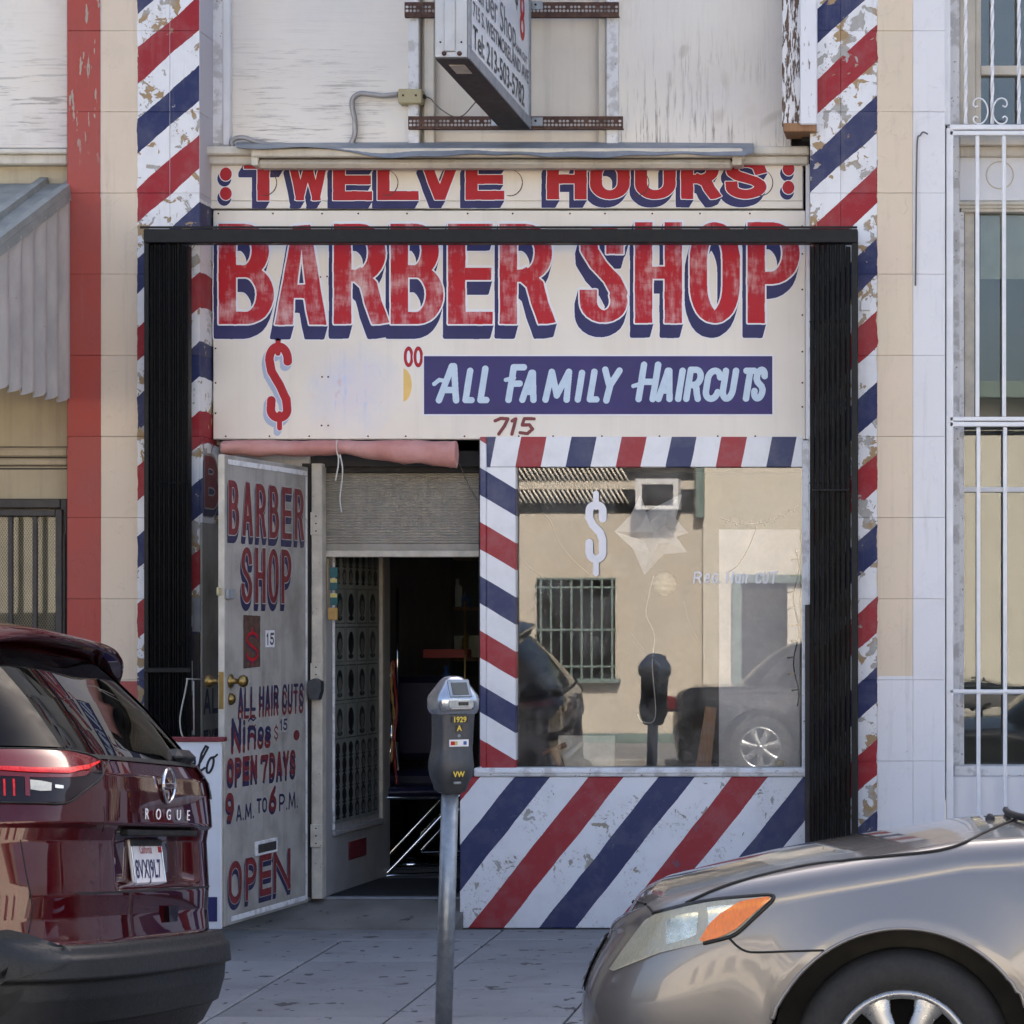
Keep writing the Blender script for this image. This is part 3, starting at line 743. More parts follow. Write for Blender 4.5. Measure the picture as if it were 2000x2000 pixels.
# -------------------------------------------------- painted fascia: TWELVE HOURS
fas = thing('fascia_board', 'cream board painted TWELVE HOURS in red capitals', 'sign', (PX(990, SY), SY, PZ(408, SY)))
bpx('board', 'sign_cream', fas, 412, 1568, 308, 392, SY - .02, SY + .06, .003)
bpx('board', 'sign_cream', fas, 412, 1568, 392.6, 407, SY - .02, SY + .06, .003)
cv = Cv(414, 322, 1566, 407.5, .5, .8, 3); m = cv.blank(); cv.ky = 1.35
for ch, a, b in [('T', 476, 553), ('W', 563, 640), ('E', 650, 727), ('L', 737, 818), ('V', 822, 896), ('E', 909, 985), ('H', 1068, 1146), ('O', 1152, 1230), ('U', 1240, 1320), ('R', 1330, 1406), ('S', 1417, 1497)]:
    yo = (a - 476) / 1021 * -4
    cv.glyph(ch, a, b, 312 + yo, 392 + yo, {'W': 16, 'V': 21}.get(ch, 24), m)
cv.block(m, -9, 15, 1.6, 1.2)
for cx, cy in ((441, 340), (441, 378), (1540, 330), (1540, 366)):
    d = cv.ell(cx, cy, 11.5, 13); sh = cv.ell(cx - 3, cy + 9, 13.5, 15)
    cv.put(cv.fat(sh, 1.2), 2); cv.put(sh, 3); cv.put(cv.fat(d, 1.6), 2); cv.put(d, 1)
for cx in (516, 753, 996, 1243, 1485):       # round knock-out plugs show through the paint
    rr = cv.ell(cx, 357, 25, 26) & ~cv.ell(cx - .8, 356.4, 24, 25)
    cv.put(rr & (cv.X > cx - 6), 4)
cv.mesh('lettering', plane_fn(SY - .0215), ['letter_red', 'letter_white', 'letter_navy', 'rust_brown'], fas)

# -------------------------------------------------- main board: BARBER SHOP
sb = thing('barber_shop_board', 'large cream board painted BARBER SHOP over the entrance', 'sign', (PX(995, SY), SY, PZ(857, SY)))
bpx('board', 'sign_board', sb, 416, 1573, 411, 858, SY - .015, SY + .05, .004)
bpx('edge_strip', 'white_lavender', sb, 1573.5, 1582, 320, 858, SY - .03, SY + .05, .003)
PL = plane_fn(SY - .0165)
cv = Cv(412, 425, 1572, 668, .5, 1.0, 5); m = cv.blank(); cv.ky = 1.42
for ch, a, b in [('B', 427, 535), ('R', 652, 757), ('B', 763, 866), ('E', 875, 962), ('R', 976, 1082), ('H', 1240, 1332), ('O', 1347, 1445), ('P', 1460, 1562)]:
    cv.glyph(ch, a, b, 437 - (a > 1100) * 3, 633 - (a > 1100) * 2, 34, m)
cv.poly([(572, 441), (606, 439), (638, 634), (604, 634), (594, 582), (574, 582), (572, 634), (537, 634)], m)      # A
m &= ~cv.poly([(589, 486), (596, 556), (581, 556)])
cv.stroke([(1201, 496), (1201, 470)] + [(1180 + 30 * math.cos(R(t)), 472 + 18 * math.sin(R(t))) for t in range(-10, -190, -15)] + [(1151, 488), (1168, 516), (1196, 546), (1209, 572)] +
          [(1179 + 30 * math.cos(R(t)), 588 + 30 * math.sin(R(t))) for t in range(-20, 181, 15)] + [(1149, 566)], 34, m, 'butt')                                   # S
cv.block(m, -7, 26, 3.0, 2.2)
cv.put(cv.L == 0, 0)
cv.mesh('lettering', PL, ['brushed_red', 'letter_white', 'letter_navy'], sb)
cv = Cv(505, 655, 600, 855, .5, .6, 6)
S_ = [(562, 706)] + [(544 + 18 * math.cos(R(t)), 703 + 26 * math.sin(R(t))) for t in range(0, -190, -12)] + [(530, 725), (546, 752), (559, 780), (561, 800)] + [(545 + 16 * math.cos(R(t)), 800 + 16 * math.sin(R(t))) for t in range(0, 181, 12)] + [(530, 782)]
m = cv.stroke(S_, 17, cap='round'); cv.stroke([(543, 667), (543, 690)], 10, m, 'round'); cv.stroke([(546, 808), (546, 836)], 10, m, 'round')
cv.put(cv.sweep(cv.fat(m, 1.5), -5, 9), 3); cv.put(cv.fat(m, 1.6), 2); cv.put(m, 1)
cv.mesh('dollar_mark', PL, ['letter_red', 'letter_white', 'shade_blue'], sb)
cv = Cv(575, 655, 826, 858, .5, .6, 7)
h_ = cv.ell(785, 752, 19, 33) & (cv.X > 788); cv.put(h_, 4)
for cx in (798, 817):
    o_ = cv.ell(cx, 697, 9.5, 20.5); cv.put(cv.fat(o_, 1.5), 2); cv.put(o_, 1); cv.put(cv.ell(cx, 697, 3.6, 12.5), 2)
cv.mesh('price_mark', PL, ['letter_red', 'letter_white', 'ghost_paint', 'yellow_paint'], sb)
cv = Cv(824, 691, 1513, 815, .5, .5, 8)
cv.put(cv.poly([(825.5, 693), (1511, 693), (1511, 812), (825.5, 812)]), 2); cv.put(cv.poly([(828, 695.5), (1508.5, 695.5), (1508.5, 809), (828, 809)]), 1)
m = cv.blank(); PEN = 12.5
for ch, a, b, yt in [('A', 850, 896, 709), ('L', 902, 926, 718), ('L', 931, 955, 714), ('F', 986, 1018, 711), ('A', 1013, 1047, 722), ('M', 1058, 1112, 720), ('I', 1119, 1136, 722), ('L', 1145, 1170, 720), ('H', 1240, 1280, 706), ('A', 1279, 1313, 718), ('I', 1317, 1330, 718), ('R', 1333, 1368, 716), ('C', 1368, 1404, 718), ('U', 1402, 1434, 718), ('T', 1442, 1470, 718), ('S', 1464, 1492, 716)]:
    cv.glyph(ch, a, b, yt, 788 - (a - 850) * .006, PEN, m, 'round', .16)
cv.stroke([(1182, 722), (1190, 752)], PEN, m, 'round'); cv.stroke([(1210, 724), (1192, 752), (1184, 782)], PEN, m, 'round')
cv.stroke([(848, 750), (858, 742), (872, 745)], 8, m, 'round'); cv.stroke([(988, 742), (1004, 738)], 8, m, 'round'); cv.stroke([(1237, 754), (1256, 748)], 8, m, 'round')
cv.put(cv.fat(m, 1.2), 4); cv.put(m, 3)
cv.mesh('haircuts_banner', plane_fn(SY - .0172), ['box_navy', 'letter_white', 'box_blue', 'letter_navy'], sb)
cv = Cv(955, 811, 1058, 857, .5, .6, 9); m = cv.blank()
cv.stroke([(967, 822), (978, 817), (992, 818), (985, 832), (974, 848)], 6.5, m, 'round'); cv.stroke([(1000, 822), (1007, 818), (1000, 848)], 6.5, m, 'round')
cv.stroke([(1043, 818), (1024, 818), (1020, 830), (1034, 830), (1040, 838), (1030, 847), (1016, 845)], 6.5, m, 'round'); cv.put(m, 1)
cv.mesh('street_number', plane_fn(SY - .0175), ['dull_red'], sb)
mb = MB()
for px in range(426, 1572, 96):
    for py in (417, 852): mb.lathe([(.0001, -.004), (.004, -.003), (.005, 0)], 8, 'y', tuple(P3(px + random.uniform(-20, 20), py, SY - .015)))
for py in range(440, 850, 60):
    for px in (421, 1567): mb.lathe([(.0001, -.004), (.004, -.003), (.005, 0)], 8, 'y', tuple(P3(px, py + random.uniform(-9, 9), SY - .015)))
for px, py in ((626, 541), (639, 540), (629, 736), (641, 736), (628, 831), (641, 831)): mb.lathe([(.0001, -.004), (.004, -.003), (.005, 0)], 8, 'y', tuple(P3(px, py, SY - .015)))
mb.build('screw_heads', 'rust_brown', sb)

# -------------------------------------------------- strip light and bent flashing above the fascia
lt = thing('strip_light', 'long cream fluorescent strip light fixed above the fascia', 'light', (PX(960, .1), .1, PZ(327, .1)))
bpx('housing', 'trim_cream', lt, 490, 1450, 289, 306, .02, .17, .006)
bpx('tube_cover', 'cream_dirty', lt, 500, 1432, 310, 327, .05, .15, .02)
bpx('gap', 'dark_under', lt, 503, 1428, 305, 311, .06, .13, .0)
bpx('end_cap', 'trim_cream', lt, 490, 504, 300, 323, .04, .16, .004); bpx('end_cap', 'trim_cream', lt, 1430, 1449, 300, 322, .04, .16, .004)
fl = MB(); top, low, back = [], [], []
for i in range(61):
    px = 462 + (1472 - 462) * i / 60
    edge = 288 + 13 * (1 / (1 + math.exp(-(px - 690) / 16))) + 3.0 * math.sin(px * .017 + 1) + 1.3 * math.sin(px * .06)
    if px < 660: edge = 286 + 2 * math.sin(px * .04)
    if px > 1450: edge = 303 - (px - 1450) * .4
    yf = -.01 + .012 * math.sin(px * .02)
    ty = 283 - 2.5 * math.sin((px - 462) / 1010 * 3.1) if px > 560 else 281
    back.append((PX(px, UY), UY - .004, PZ(ty - 3, UY))); top.append((PX(px, .06), .06, PZ(ty + 3.5, .06))); low.append((PX(px, yf), yf, PZ(edge + 3, yf)))
fl.grid([back, top, low]); fl.grid([[(x, y + .003, z - .002) for x, y, z in r] for r in (low, top, back)])
tag(fl.build('metal_flashing', 'flashing'), 'wavy bent grey metal flashing above the strip light', 'flashing')

# -------------------------------------------------- conduit and junction box
cd = thing('electrical_conduit', 'grey conduit bending up the plywood to a beige junction box', 'conduit', P3(690, 283, UY - .03))
c = UY - .03
MB().tube(smooth_path([P3(686, 281, c), P3(693, 262, c), P3(693, 235, c), P3(688, 208, c), P3(690, 192, c), P3(703, 183, c), P3(722, 184, c), P3(748, 187, c), P3(778, 184, c)], 6), .0135, 10).build('pipe', 'conduit', cd)
jb = bpx('junction_box', 'beige_box', cd, 777, 824, 173, 202, c - .05, UY - .001, .006)
for px in (787, 812): bpx('screw', 'rust_brown', jb, px - 2, px + 2, 184, 188, c - .053, c - .049, .0005)
bpx('connector', 'black_metal', jb, 824, 830, 184, 192, c - .03, c, .001)
tag(MB().tube(smooth_path([P3(829, 189, c), P3(840, 192, c), P3(850, 203, c - .02), P3(866, 217, c - .03), P3(887, 228, c - .03), P3(905, 225, c - .04), P3(924, 205, c - .05), P3(945, 180, c - .1)], 6), .0032, 6).build('power_cord', 'wire_grey'), 'thin grey cord drooping from the junction box to the box sign', 'cord')
tag(MB().tube(smooth_path([P3(455, 286, c - .04), P3(452, 277, c - .04), P3(462, 270, c - .03), P3(478, 269, c - .03), P3(498, 276, c - .03), P3(530, 283, c - .03), P3(570, 285, c - .03)], 6), .0125, 8).build('flexible_conduit', 'conduit'), 'loop of loose grey flexible conduit lying on the ledge', 'conduit')

# -------------------------------------------------- projecting box sign on slotted steel rails
bs = thing('projecting_box_sign', 'grey box sign projecting over the sidewalk with address and phone number', 'sign', (-2.24, UY - .1, 4.03))
X0, X1, Y0, Y1, Z0 = -2.316, -2.166, -1.5, .17, 4.03
bx('case', 'alu', bs, X0, X1 - .004, Y0, Y1, Z0 + .004, 5.3, .004)
bx('front_trim', 'alu', bs, X0 + .042, X0 + .092, Y0 - .008, Y0 - .001, Z0 + .03, 5.29, .003)
bx('bottom_plate', 'dark_under', bs, X0 + .002, X1 - .002, Y0 + .002, Y1 - .002, Z0 - .002, Z0 + .003, .0)
bx('label_plate', 'cream_dirty', bs, X0 + .04, X1 - .04, Y0 + .12, Y0 + .3, Z0 - .005, Z0 - .0025, .0)
bx('face_frame', 'galv_dull', bs, X1 - .003, X1 + .004, Y0, Y1, Z0, Z0 + .055, .002); bx('face_frame', 'galv_dull', bs, X1 - .003, X1 + .004, Y0, Y0 + .06, Z0 + .056, 5.3, .002); bx('face_frame', 'galv_dull', bs, X1 - .003, X1 + .004, Y1 - .06, Y1, Z0 + .056, 5.3, .002)
bx('sign_face', 'sign_face', bs, X1 - .004, X1 + .0, Y0 + .06, Y1 - .06, Z0 + .055, 5.3, .0)
FX = X1 + .002
def st(txt, u, z, size, mat, sx=1., bold=0.): return font(txt, size, 'lettering', mat, bs, basis((FX, Y0 + u, z), (0, 1, 0), (0, 0, 1)), sx=sx, bold=bold)
st('Tel: 213-503-5782', .10, 4.105, .145, 'black_ink', 1.28, .002)
st('715 S. WESTMORELAND AVE.', .10, 4.245, .095, 'grey_ink', 1.24, .0015)
st('Barber Shop', .10, 4.34, .20, 'grey_ink', 1.12, .0)
st('HAIR CUT', 1.22, 4.335, .05, 'grey_ink', 1.5, .001)
st('8', 1.34, 4.43, .33, 'letter_red', .9, .004); st('$', 1.20, 4.56, .18, 'black_ink'); st('Kids', .72, 4.60, .20, 'letter_red')
for px in (867, 897):
    p = P3(px, 104, Y0 - .005); MB().lathe([(.0001, -.006), (.009, -.005), (.011, .004)], 12, 'y', tuple(p)).build('bolt', 'rust_brown', bs)
for px in (860, 901): MB().lathe([(.0001, -.003), (.004, -.002), (.004, .006)], 8, 'y', tuple(P3(px, 82, Y0 - .003))).build('bolt', 'black_metal', bs)
for nm, (x0, x1, ya, yb) in (('rail', (790, 1209, 4, 33)), ('rail', (797, 1217, 227, 252))):
    cv = Cv(x0, ya, x1, yb, .5, .3, 2); cv.L[:] = 1
    cv.put((cv.Y < ya + 3.5) | (cv.Y > yb - 3.5), 1)
    k = 0
    for i in range(int((x1 - x0) / 7.3)):
        cx = x0 + 5 + i * 7.3
        if i % 4 != 3: cv.L[cv.ell(cx, ya + 9.5, 2.4 if i % 2 else 2.9, 2.4)] = 0
        cv.L[cv.ell(cx, ya + 17, 2.6 if i % 3 else 3.1, 2.6)] = 0
    yr = UY - .075
    o = cv.mesh('slotted_rail', plane_fn(yr), ['rust_brown'], bs)
    bpx('flange', 'rust_brown', o, x0, x1, yb - 2.2, yb, yr - .002, yr + .03, .0)
for px0, px1, py0, py1 in ((959, 981, 229, 246), (1038, 1060, 229, 246), (1038, 1060, 2, 18)):
    t = bpx('mounting_tab', 'galv', bs, px0, px1, py0, py1, UY - .082, UY - .077, .001)
    MB().lathe([(.0001, -.004), (.006, -.003), (.006, .002)], 8, 'y', tuple(P3((px0 + px1) / 2 - 3, py0 + 7, UY - .083))).build('bolt', 'black_metal', t)

# ================================================================== STOREFRONT
# --- display window
WY = SY
bpx('window_head', 'strip_top', shop, 944, 1568, 853, 912, WY - .02, WY + .06, .003)
sd_ = bpx('window_side', 'strip_side', shop, 950, 1007, 912.6, 1502, WY - .02, WY + .06, .003)
bpx('side_bead', 'strip_side', sd_, 937, 949.5, 853, 1502, WY - .032, WY + .06, .004)
bpx('window_stile', 'white_worn', shop, 1566, 1581, 860, 1525, WY - .035, WY + .06, .005)
bpx('sill', 'white_worn', shop, 925, 1575, 1500, 1517, WY - .05, WY + .08, .006)
bpx('sill_strip', 'white_worn', shop, 930, 1576, 1506, 1510, WY - .058, WY - .05, .001)
bpx('bulkhead', 'bulkhead', shop, 898, 1578, 1517.5, 1813, WY - .04, WY + .05, .004)
g0, g1 = PX(1005, WY + .02), PX(1568, WY + .02)
pane = MB().box(g0 - .8 * 0, g1, -.003, .003, 0, PZ(910, WY) - PZ(1502, WY)).build('display_pane', 'shop_glass', None, fix=False)
pane.parent = shop; ca = R(.35)
Mx = Matrix.Translation((0, WY + .03, PZ(1502, WY + .02))) @ Matrix.Translation(((g0 + g1) / 2, 0, 0)) @ Matrix.Rotation(R(-.45), 4, 'Z') @ Matrix.Translation((-(g0 + g1) / 2, 0, 0)); pane.matrix_parent_inverse = Matrix.Translation(shop.location).inverted(); pane.matrix_basis = Mx
# writing on the pane
GP = plane_fn(WY + .015)
cv = Cv(1120, 945, 1220, 1130, .5, .3, 11); m = cv.blank()
S_ = [(1177, 1013), (1177, 1000)] + [(1164 + 13 * math.cos(R(t)), 998 + 12 * math.sin(R(t))) for t in range(0, -181, -15)] + [(1151, 1012), (1158, 1026), (1172, 1040), (1177, 1054), (1177, 1072)] + [(1164 + 13 * math.cos(R(t)), 1078 + 14 * math.sin(R(t))) for t in range(0, 181, 15)] + [(1151, 1060)]
cv.stroke(S_, 15, m, 'round'); cv.stroke([(1164, 964), (1164, 990)], 11, m, 'round'); cv.stroke([(1164, 1090), (1164, 1120)], 11, m, 'round'); cv.put(m, 1)
gw = thing('window_lettering', 'white dollar sign and REG. HAIR CUT painted on the display pane', 'lettering', P3(1164, 1120, WY + .024))
cv.mesh('dollar_mark', GP, ['letter_white'], gw)
cv = Cv(1340, 1105, 1525, 1150, .5, .5, 12); m = cv.blank()
for ch, a, b, yt in [('R', 1353, 1370, 1116), ('e', 1374, 1386, 1109), ('G', 1389, 1402, 1119), ('.', 1404, 1408, 1119), ('H', 1417, 1431, 1116), ('a', 1434, 1446, 1110), ('i', 1449, 1452, 1116), ('r', 1455, 1464, 1112), ('C', 1474, 1486, 1118), ('U', 1488, 1500, 1116), ('T', 1502, 1517, 1116)]:
    cv.glyph(ch, a, b, yt, 1140, 3.6, m, 'round', .12)
cv.put(m, 1); cv.mesh('lettering', GP, ['letter_white'], gw)

# --- interior room
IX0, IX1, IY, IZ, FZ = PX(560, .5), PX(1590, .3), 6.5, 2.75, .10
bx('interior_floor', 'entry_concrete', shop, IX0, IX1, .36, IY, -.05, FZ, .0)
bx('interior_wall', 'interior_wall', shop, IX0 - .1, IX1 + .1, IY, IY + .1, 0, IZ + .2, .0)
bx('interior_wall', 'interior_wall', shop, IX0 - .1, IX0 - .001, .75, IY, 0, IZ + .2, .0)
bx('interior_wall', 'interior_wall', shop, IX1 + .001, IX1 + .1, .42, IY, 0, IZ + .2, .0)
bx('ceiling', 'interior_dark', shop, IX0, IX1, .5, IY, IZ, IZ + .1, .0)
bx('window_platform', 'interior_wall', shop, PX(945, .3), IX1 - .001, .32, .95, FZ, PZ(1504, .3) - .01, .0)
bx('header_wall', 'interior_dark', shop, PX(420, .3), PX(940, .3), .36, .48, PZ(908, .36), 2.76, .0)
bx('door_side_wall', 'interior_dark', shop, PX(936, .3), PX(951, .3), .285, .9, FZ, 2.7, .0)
# sloping entrance slab
e0, e1 = PX(420, .1), PX(899, .1)
MB().add([(e0, -.055, .004), (e1, -.055, .004), (e1, .36, FZ), (e0, .36, FZ), (e0, -.055, -.05), (e1, -.055, -.05), (e1, .36, -.05), (e0, .36, -.05)], [(0, 1, 2, 3), (4, 5, 1, 0), (5, 6, 2, 1), (6, 7, 3, 2), (7, 4, 0, 3)]).build('entry_slab', 'entry_concrete', shop)
bx('threshold', 'galv_dull', shop, PX(632, .4), PX(935, .4), .365, .44, FZ, FZ + .012, .004)
# --- board lining the side of the left pier, with its own lettering, seen edge-on behind the open door
spn = thing('side_panel', 'narrow grey lettered panel on the pier side behind the open door edge', 'panel', (PX(390) + .006, .15, .03))
xr = PX(390) + .012
bx('board', 'door_grey', spn, PX(390) + .001, xr, .004, .297, .03, PZ(1022, .1), .002); bx('board', 'pier_left', spn, PX(390) + .001, xr, .004, .297, PZ(1022, .1) + .001, PZ(864, .1), .002)
rfn = lambda u, v: (xr + .0015, .004 + u * .001, -v * .001)
rz = lambda py: -PZ(py, .1) * 1000
cv = Cv(2, rz(878), 292, rz(1020), 1.5, .5, 14); m = cv.glyph('B', 40, 285, rz(890), rz(992), 62); cv.block(m, -22, 36, 8, 6)
cv.mesh('lettering', rfn, ['dull_red', 'door_outline', 'dull_navy'], spn)
cv = Cv(2, rz(1335), 292, rz(1452), 1.5, .5, 15); m = cv.blank(); cv.glyph('A', 20, 140, rz(1345), rz(1395), 26, m); cv.glyph('L', 165, 270, rz(1345), rz(1395), 26, m); cv.text('EVE', 20, 285, rz(1425), rz(1445), 16, m); cv.put(m, 1)
cv.mesh('lettering', rfn, ['dull_navy'], spn)
bx('fixed_panel', 'door_grey', shop, PX(420, .3), PX(604, .3), .31, .35, FZ, PZ(862, .3), .003)
bpx('pipe_casing', 'galv_dull', shop, 374, 392, 1165, 1235, -.0, .25, .004); bpx('lower_casing', 'dark_under', shop, 376, 390, 1236, 1700, -.01, .25, .004)

# --- the open outer door
HX, HY, DX, DY = PX(600, .25), .25, PX(437, -.80), -.80
du = Vector((HX - DX, HY - DY, 0)); DW = du.length; du.normalize(); dn = Vector((du.y, -du.x, 0))      # dn faces the camera side (+x)
dr = thing('shop_door', 'open grey door painted BARBER SHOP swung out over the sidewalk', 'door', (HX, HY, FZ), (0, 0, math.atan2(du.y, du.x)))
DZ0, DZ1 = .10, 2.32
def dbox(name, mat, u0, u1, z0, z1, t0, t1, parent, b=.003):
    o = MB().box(u0, u1, t0, t1, z0, z1, b).build(name, mat, None, fix=False)
    M = basis((DX, DY, 0), du, Vector((0, 0, 1)).cross(du)); o.data.transform(M); o.parent = parent
    if parent.type == 'EMPTY': adopt(o, parent)
    return o
lf = dbox('leaf', 'door_grey', 0, DW, DZ0, DZ1, -.005, .026, dr, .004)
# local y axis of that frame = z x du (pointing to the -x side); the painted face is at y = -.005
dbox('edge_moulding', 'white_worn', .035, DW - .02, DZ1 - .045, DZ1 - .02, -.0084, -.006, dr, .001); dbox('edge_moulding', 'white_worn', DW - .04, DW - .02, DZ0 + .02, DZ1 - .05, -.0085, -.006, dr, .001); dbox('edge_moulding', 'white_worn', .065, DW - .045, DZ0 + .015, DZ0 + .04, -.0084, -.006, dr, .001)
dbox('edge_strip', 'jamb_cream', -.003, -.0005, DZ0, DZ1, -.004, .025, dr, .0)
def DU(px):
    """distance along the door for a pixel column of the photograph"""
    a = (px - EX) / F; return (a * (DY - CY) - DX) / (du.x - a * du.y)
def DV(px, py):
    u = DU(px); d = DY + du.y * u - CY; return EYE - (py - EY) * d / F
dfn = lambda u, v: tuple(Vector((DX, DY, 0)) + du * (u * .001) + dn * .0062 + Vector((0, 0, 1)) * (v * -.001))
def dz(px, py): return -DV(px, py) * 1000
u_ = lambda px: DU(px) * 1000
cv = Cv(6, dz(440, 930), DW * 1000 - 45, dz(440, 1195), 1.5, .8, 20); m = cv.blank(); cv.ky = 1.3
t0_, b0_ = dz(440, 937), dz(440, 1044)
for k, ch in enumerate('BARBER'):
    a = u_(444) + (u_(597) - u_(444)) * k / 6; cv.glyph(ch, a, a + 128, t0_, b0_, 40, m)
cv.block(m, -12, 34, 5, 4); cv.mesh('lettering', dfn, ['dull_red', 'door_outline', 'dull_navy'], dr); cv.L[:] = 0; m = cv.blank()
for k, ch in enumerate('SHOP'):
    a = u_(469) + (u_(572) - u_(469)) * k / 4; cv.glyph(ch, a, a + 132, dz(500, 1070), dz(500, 1178), 40, m)
cv.block(m, -12, 34, 5, 4); cv.mesh('lettering', dfn, ['dull_red', 'door_outline', 'dull_navy'], dr)
cv = Cv(60, dz(480, 1195), DW * 1000 - 60, dz(480, 1320), 1.5, .8, 21)
cv.put(cv.poly([(u_(473), dz(473, 1201)), (u_(506), dz(506, 1203)), (u_(506), dz(506, 1302)), (u_(473), dz(473, 1306))]), 4)
m = cv.blank(); cv.glyph('$', u_(478), u_(503), dz(490, 1225), dz(490, 1300), 16, m); cv.put(cv.sh(m, -6, 8), 3); cv.put(m, 6)
cv.put(cv.poly([(u_(516), dz(516, 1231)), (u_(534), dz(534, 1231)), (u_(534), dz(534, 1264)), (u_(516), dz(516, 1264))]), 2)
m = cv.blank(); cv.glyph('1', u_(517), u_(524), dz(520, 1236), dz(520, 1260), 11, m); cv.glyph('5', u_(525), u_(533), dz(520, 1236), dz(520, 1260), 11, m); cv.put(m, 5)
cv.mesh('price_sticker', dfn, ['dull_red', 'letter_white', 'dull_navy', 'rust_brown', 'black_ink', 'letter_red'], dr)
cv = Cv(6, dz(470, 1325), DW * 1000 - 45, dz(470, 1650), 1.5, 1.2, 22)
def two(m, dx, dy, a=3, b=1): cv.put(cv.sh(m, dx, dy), b); cv.put(m, a)
m = cv.text('ALL HAIR CUTS', u_(463), u_(591), dz(500, 1340), dz(500, 1388), 17, cap='round', gap=.22, widths={' ': .3}); two(m, -6, 34)
m = cv.text('Ni', u_(450), u_(478), dz(480, 1400), dz(480, 1455), 26, cap='round', gap=.15); cv.glyph('n', u_(482), u_(498), dz(480, 1403), dz(480, 1452), 22, m, 'round'); cv.glyph('~', u_(482), u_(498), dz(480, 1398), dz(480, 1446), 9, m, 'round'); cv.glyph('o', u_(501), u_(513), dz(480, 1410), dz(480, 1452), 22, m, 'round'); cv.glyph('s', u_(515), u_(527), dz(480, 1410), dz(480, 1452), 20, m, 'round'); two(m, -6, 36)
m = cv.glyph('$', u_(533), u_(541), dz(535, 1415), dz(535, 1448), 9); cv.put(m, 1)
cv.put(cv.poly([(u_(543), dz(543, 1400)), (u_(560), dz(560, 1400)), (u_(560), dz(560, 1430)), (u_(543), dz(543, 1430))]), 2)
m = cv.blank(); cv.glyph('1', u_(544), u_(550), dz(550, 1404), dz(550, 1427), 11, m); cv.glyph('5', u_(551), u_(559), dz(550, 1404), dz(550, 1427), 11, m); cv.put(m, 3)
cv.put(cv.ell(u_(577), dz(577, 1436), 40, 26), 1)
m = cv.text('OPEN', u_(441), u_(500), dz(470, 1478), dz(470, 1526), 24); cv.text('DAYS', u_(524), u_(575), dz(550, 1467), dz(550, 1516), 22, m); two(m, -4, 26, 1, 3)
m = cv.glyph('7', u_(507), u_(522), dz(515, 1474), dz(515, 1525), 24); two(m, -4, 10, 1, 3)
m = cv.glyph('9', u_(438), u_(455), dz(446, 1548), dz(446, 1606), 28, cap='round'); cv.glyph('6', u_(523), u_(538), dz(530, 1535), dz(530, 1586), 24, m, 'round'); two(m, -6, 12, 1, 3)
m = cv.text('A.M.', u_(459), u_(494), dz(475, 1570), dz(475, 1602), 13, cap='round'); cv.text('TO', u_(499), u_(519), dz(510, 1558), dz(510, 1588), 13, m, 'round'); cv.text('P.M.', u_(543), u_(580), dz(560, 1548), dz(560, 1582), 13, m, 'round'); cv.put(m, 3)
cv.mesh('hours_lettering', dfn, ['dull_red', 'door_outline', 'dull_navy'], dr)
cv = Cv(6, dz(470, 1660), DW * 1000 - 60, dz(470, 1790), 1.5, .8, 23); m = cv.blank()
for ch, a, b in (('O', 444, 470), ('P', 477, 499), ('E', 505, 528), ('N', 532, 565)): cv.glyph(ch, u_(a), u_(b), dz(505, 1670), dz(505, 1752), 34, m)
cv.block(m, -10, 26, 4, 2); cv.mesh('lettering', dfn, ['dull_red', 'door_outline', 'dull_navy'], dr)
ms = dbox('mail_slot', 'white_worn', DU(494), DU(537), DV(515, 1668), DV(515, 1640), -.016, -.0055, dr); dbox('flap', 'dark_under', DU(498), DU(533), DV(515, 1663), DV(515, 1646), -.018, -.0165, ms, .001)
# brass knob, latch and deadbolt at the free edge
kz, kz2 = DV(440, 1331), DV(440, 1366)
for z_, nm in ((kz, 'door_knob'), (kz2, 'deadbolt')):
    p = Vector((DX, DY, 0)) + du * .065 + Vector((0, 0, z_))
    M = basis(p, du, Vector((0, 0, 1)))
    pr = [(.0001, .0), (.032, .0), (.033, .012), (.014, .018), (.012, .045), (.026, .055), (.030, .072), (.022, .085), (.0001, .088)] if nm == 'door_knob' else [(.0001, 0), (.028, 0), (.028, .014), (.018, .026), (.0001, .028)]
    o = MB().lathe(pr, 20, 'z').build(nm, 'brass', None); o.data.transform(M); adopt(o, dr)
    if nm == 'door_knob':
        o = MB().lathe([(r, -h) for r, h in pr], 20, 'z').build(nm, 'brass', None); o.data.transform(basis(p - dn * .031, du, Vector((0, 0, 1)))); adopt(o, dr)
    dbox('latch_plate', 'brass', -.006, -.003, z_ - .045, z_ + .045, -.001, .022, dr, .001)
dbox('hasp', 'galv_dull', .005, .075, DV(440, 1170), DV(440, 1150), -.022, -.0055, dr, .003)
dbox('hasp_loop', 'beige_box', -.04, -.003, DV(425, 1163), DV(425, 1147), .01, .02, dr, .003)
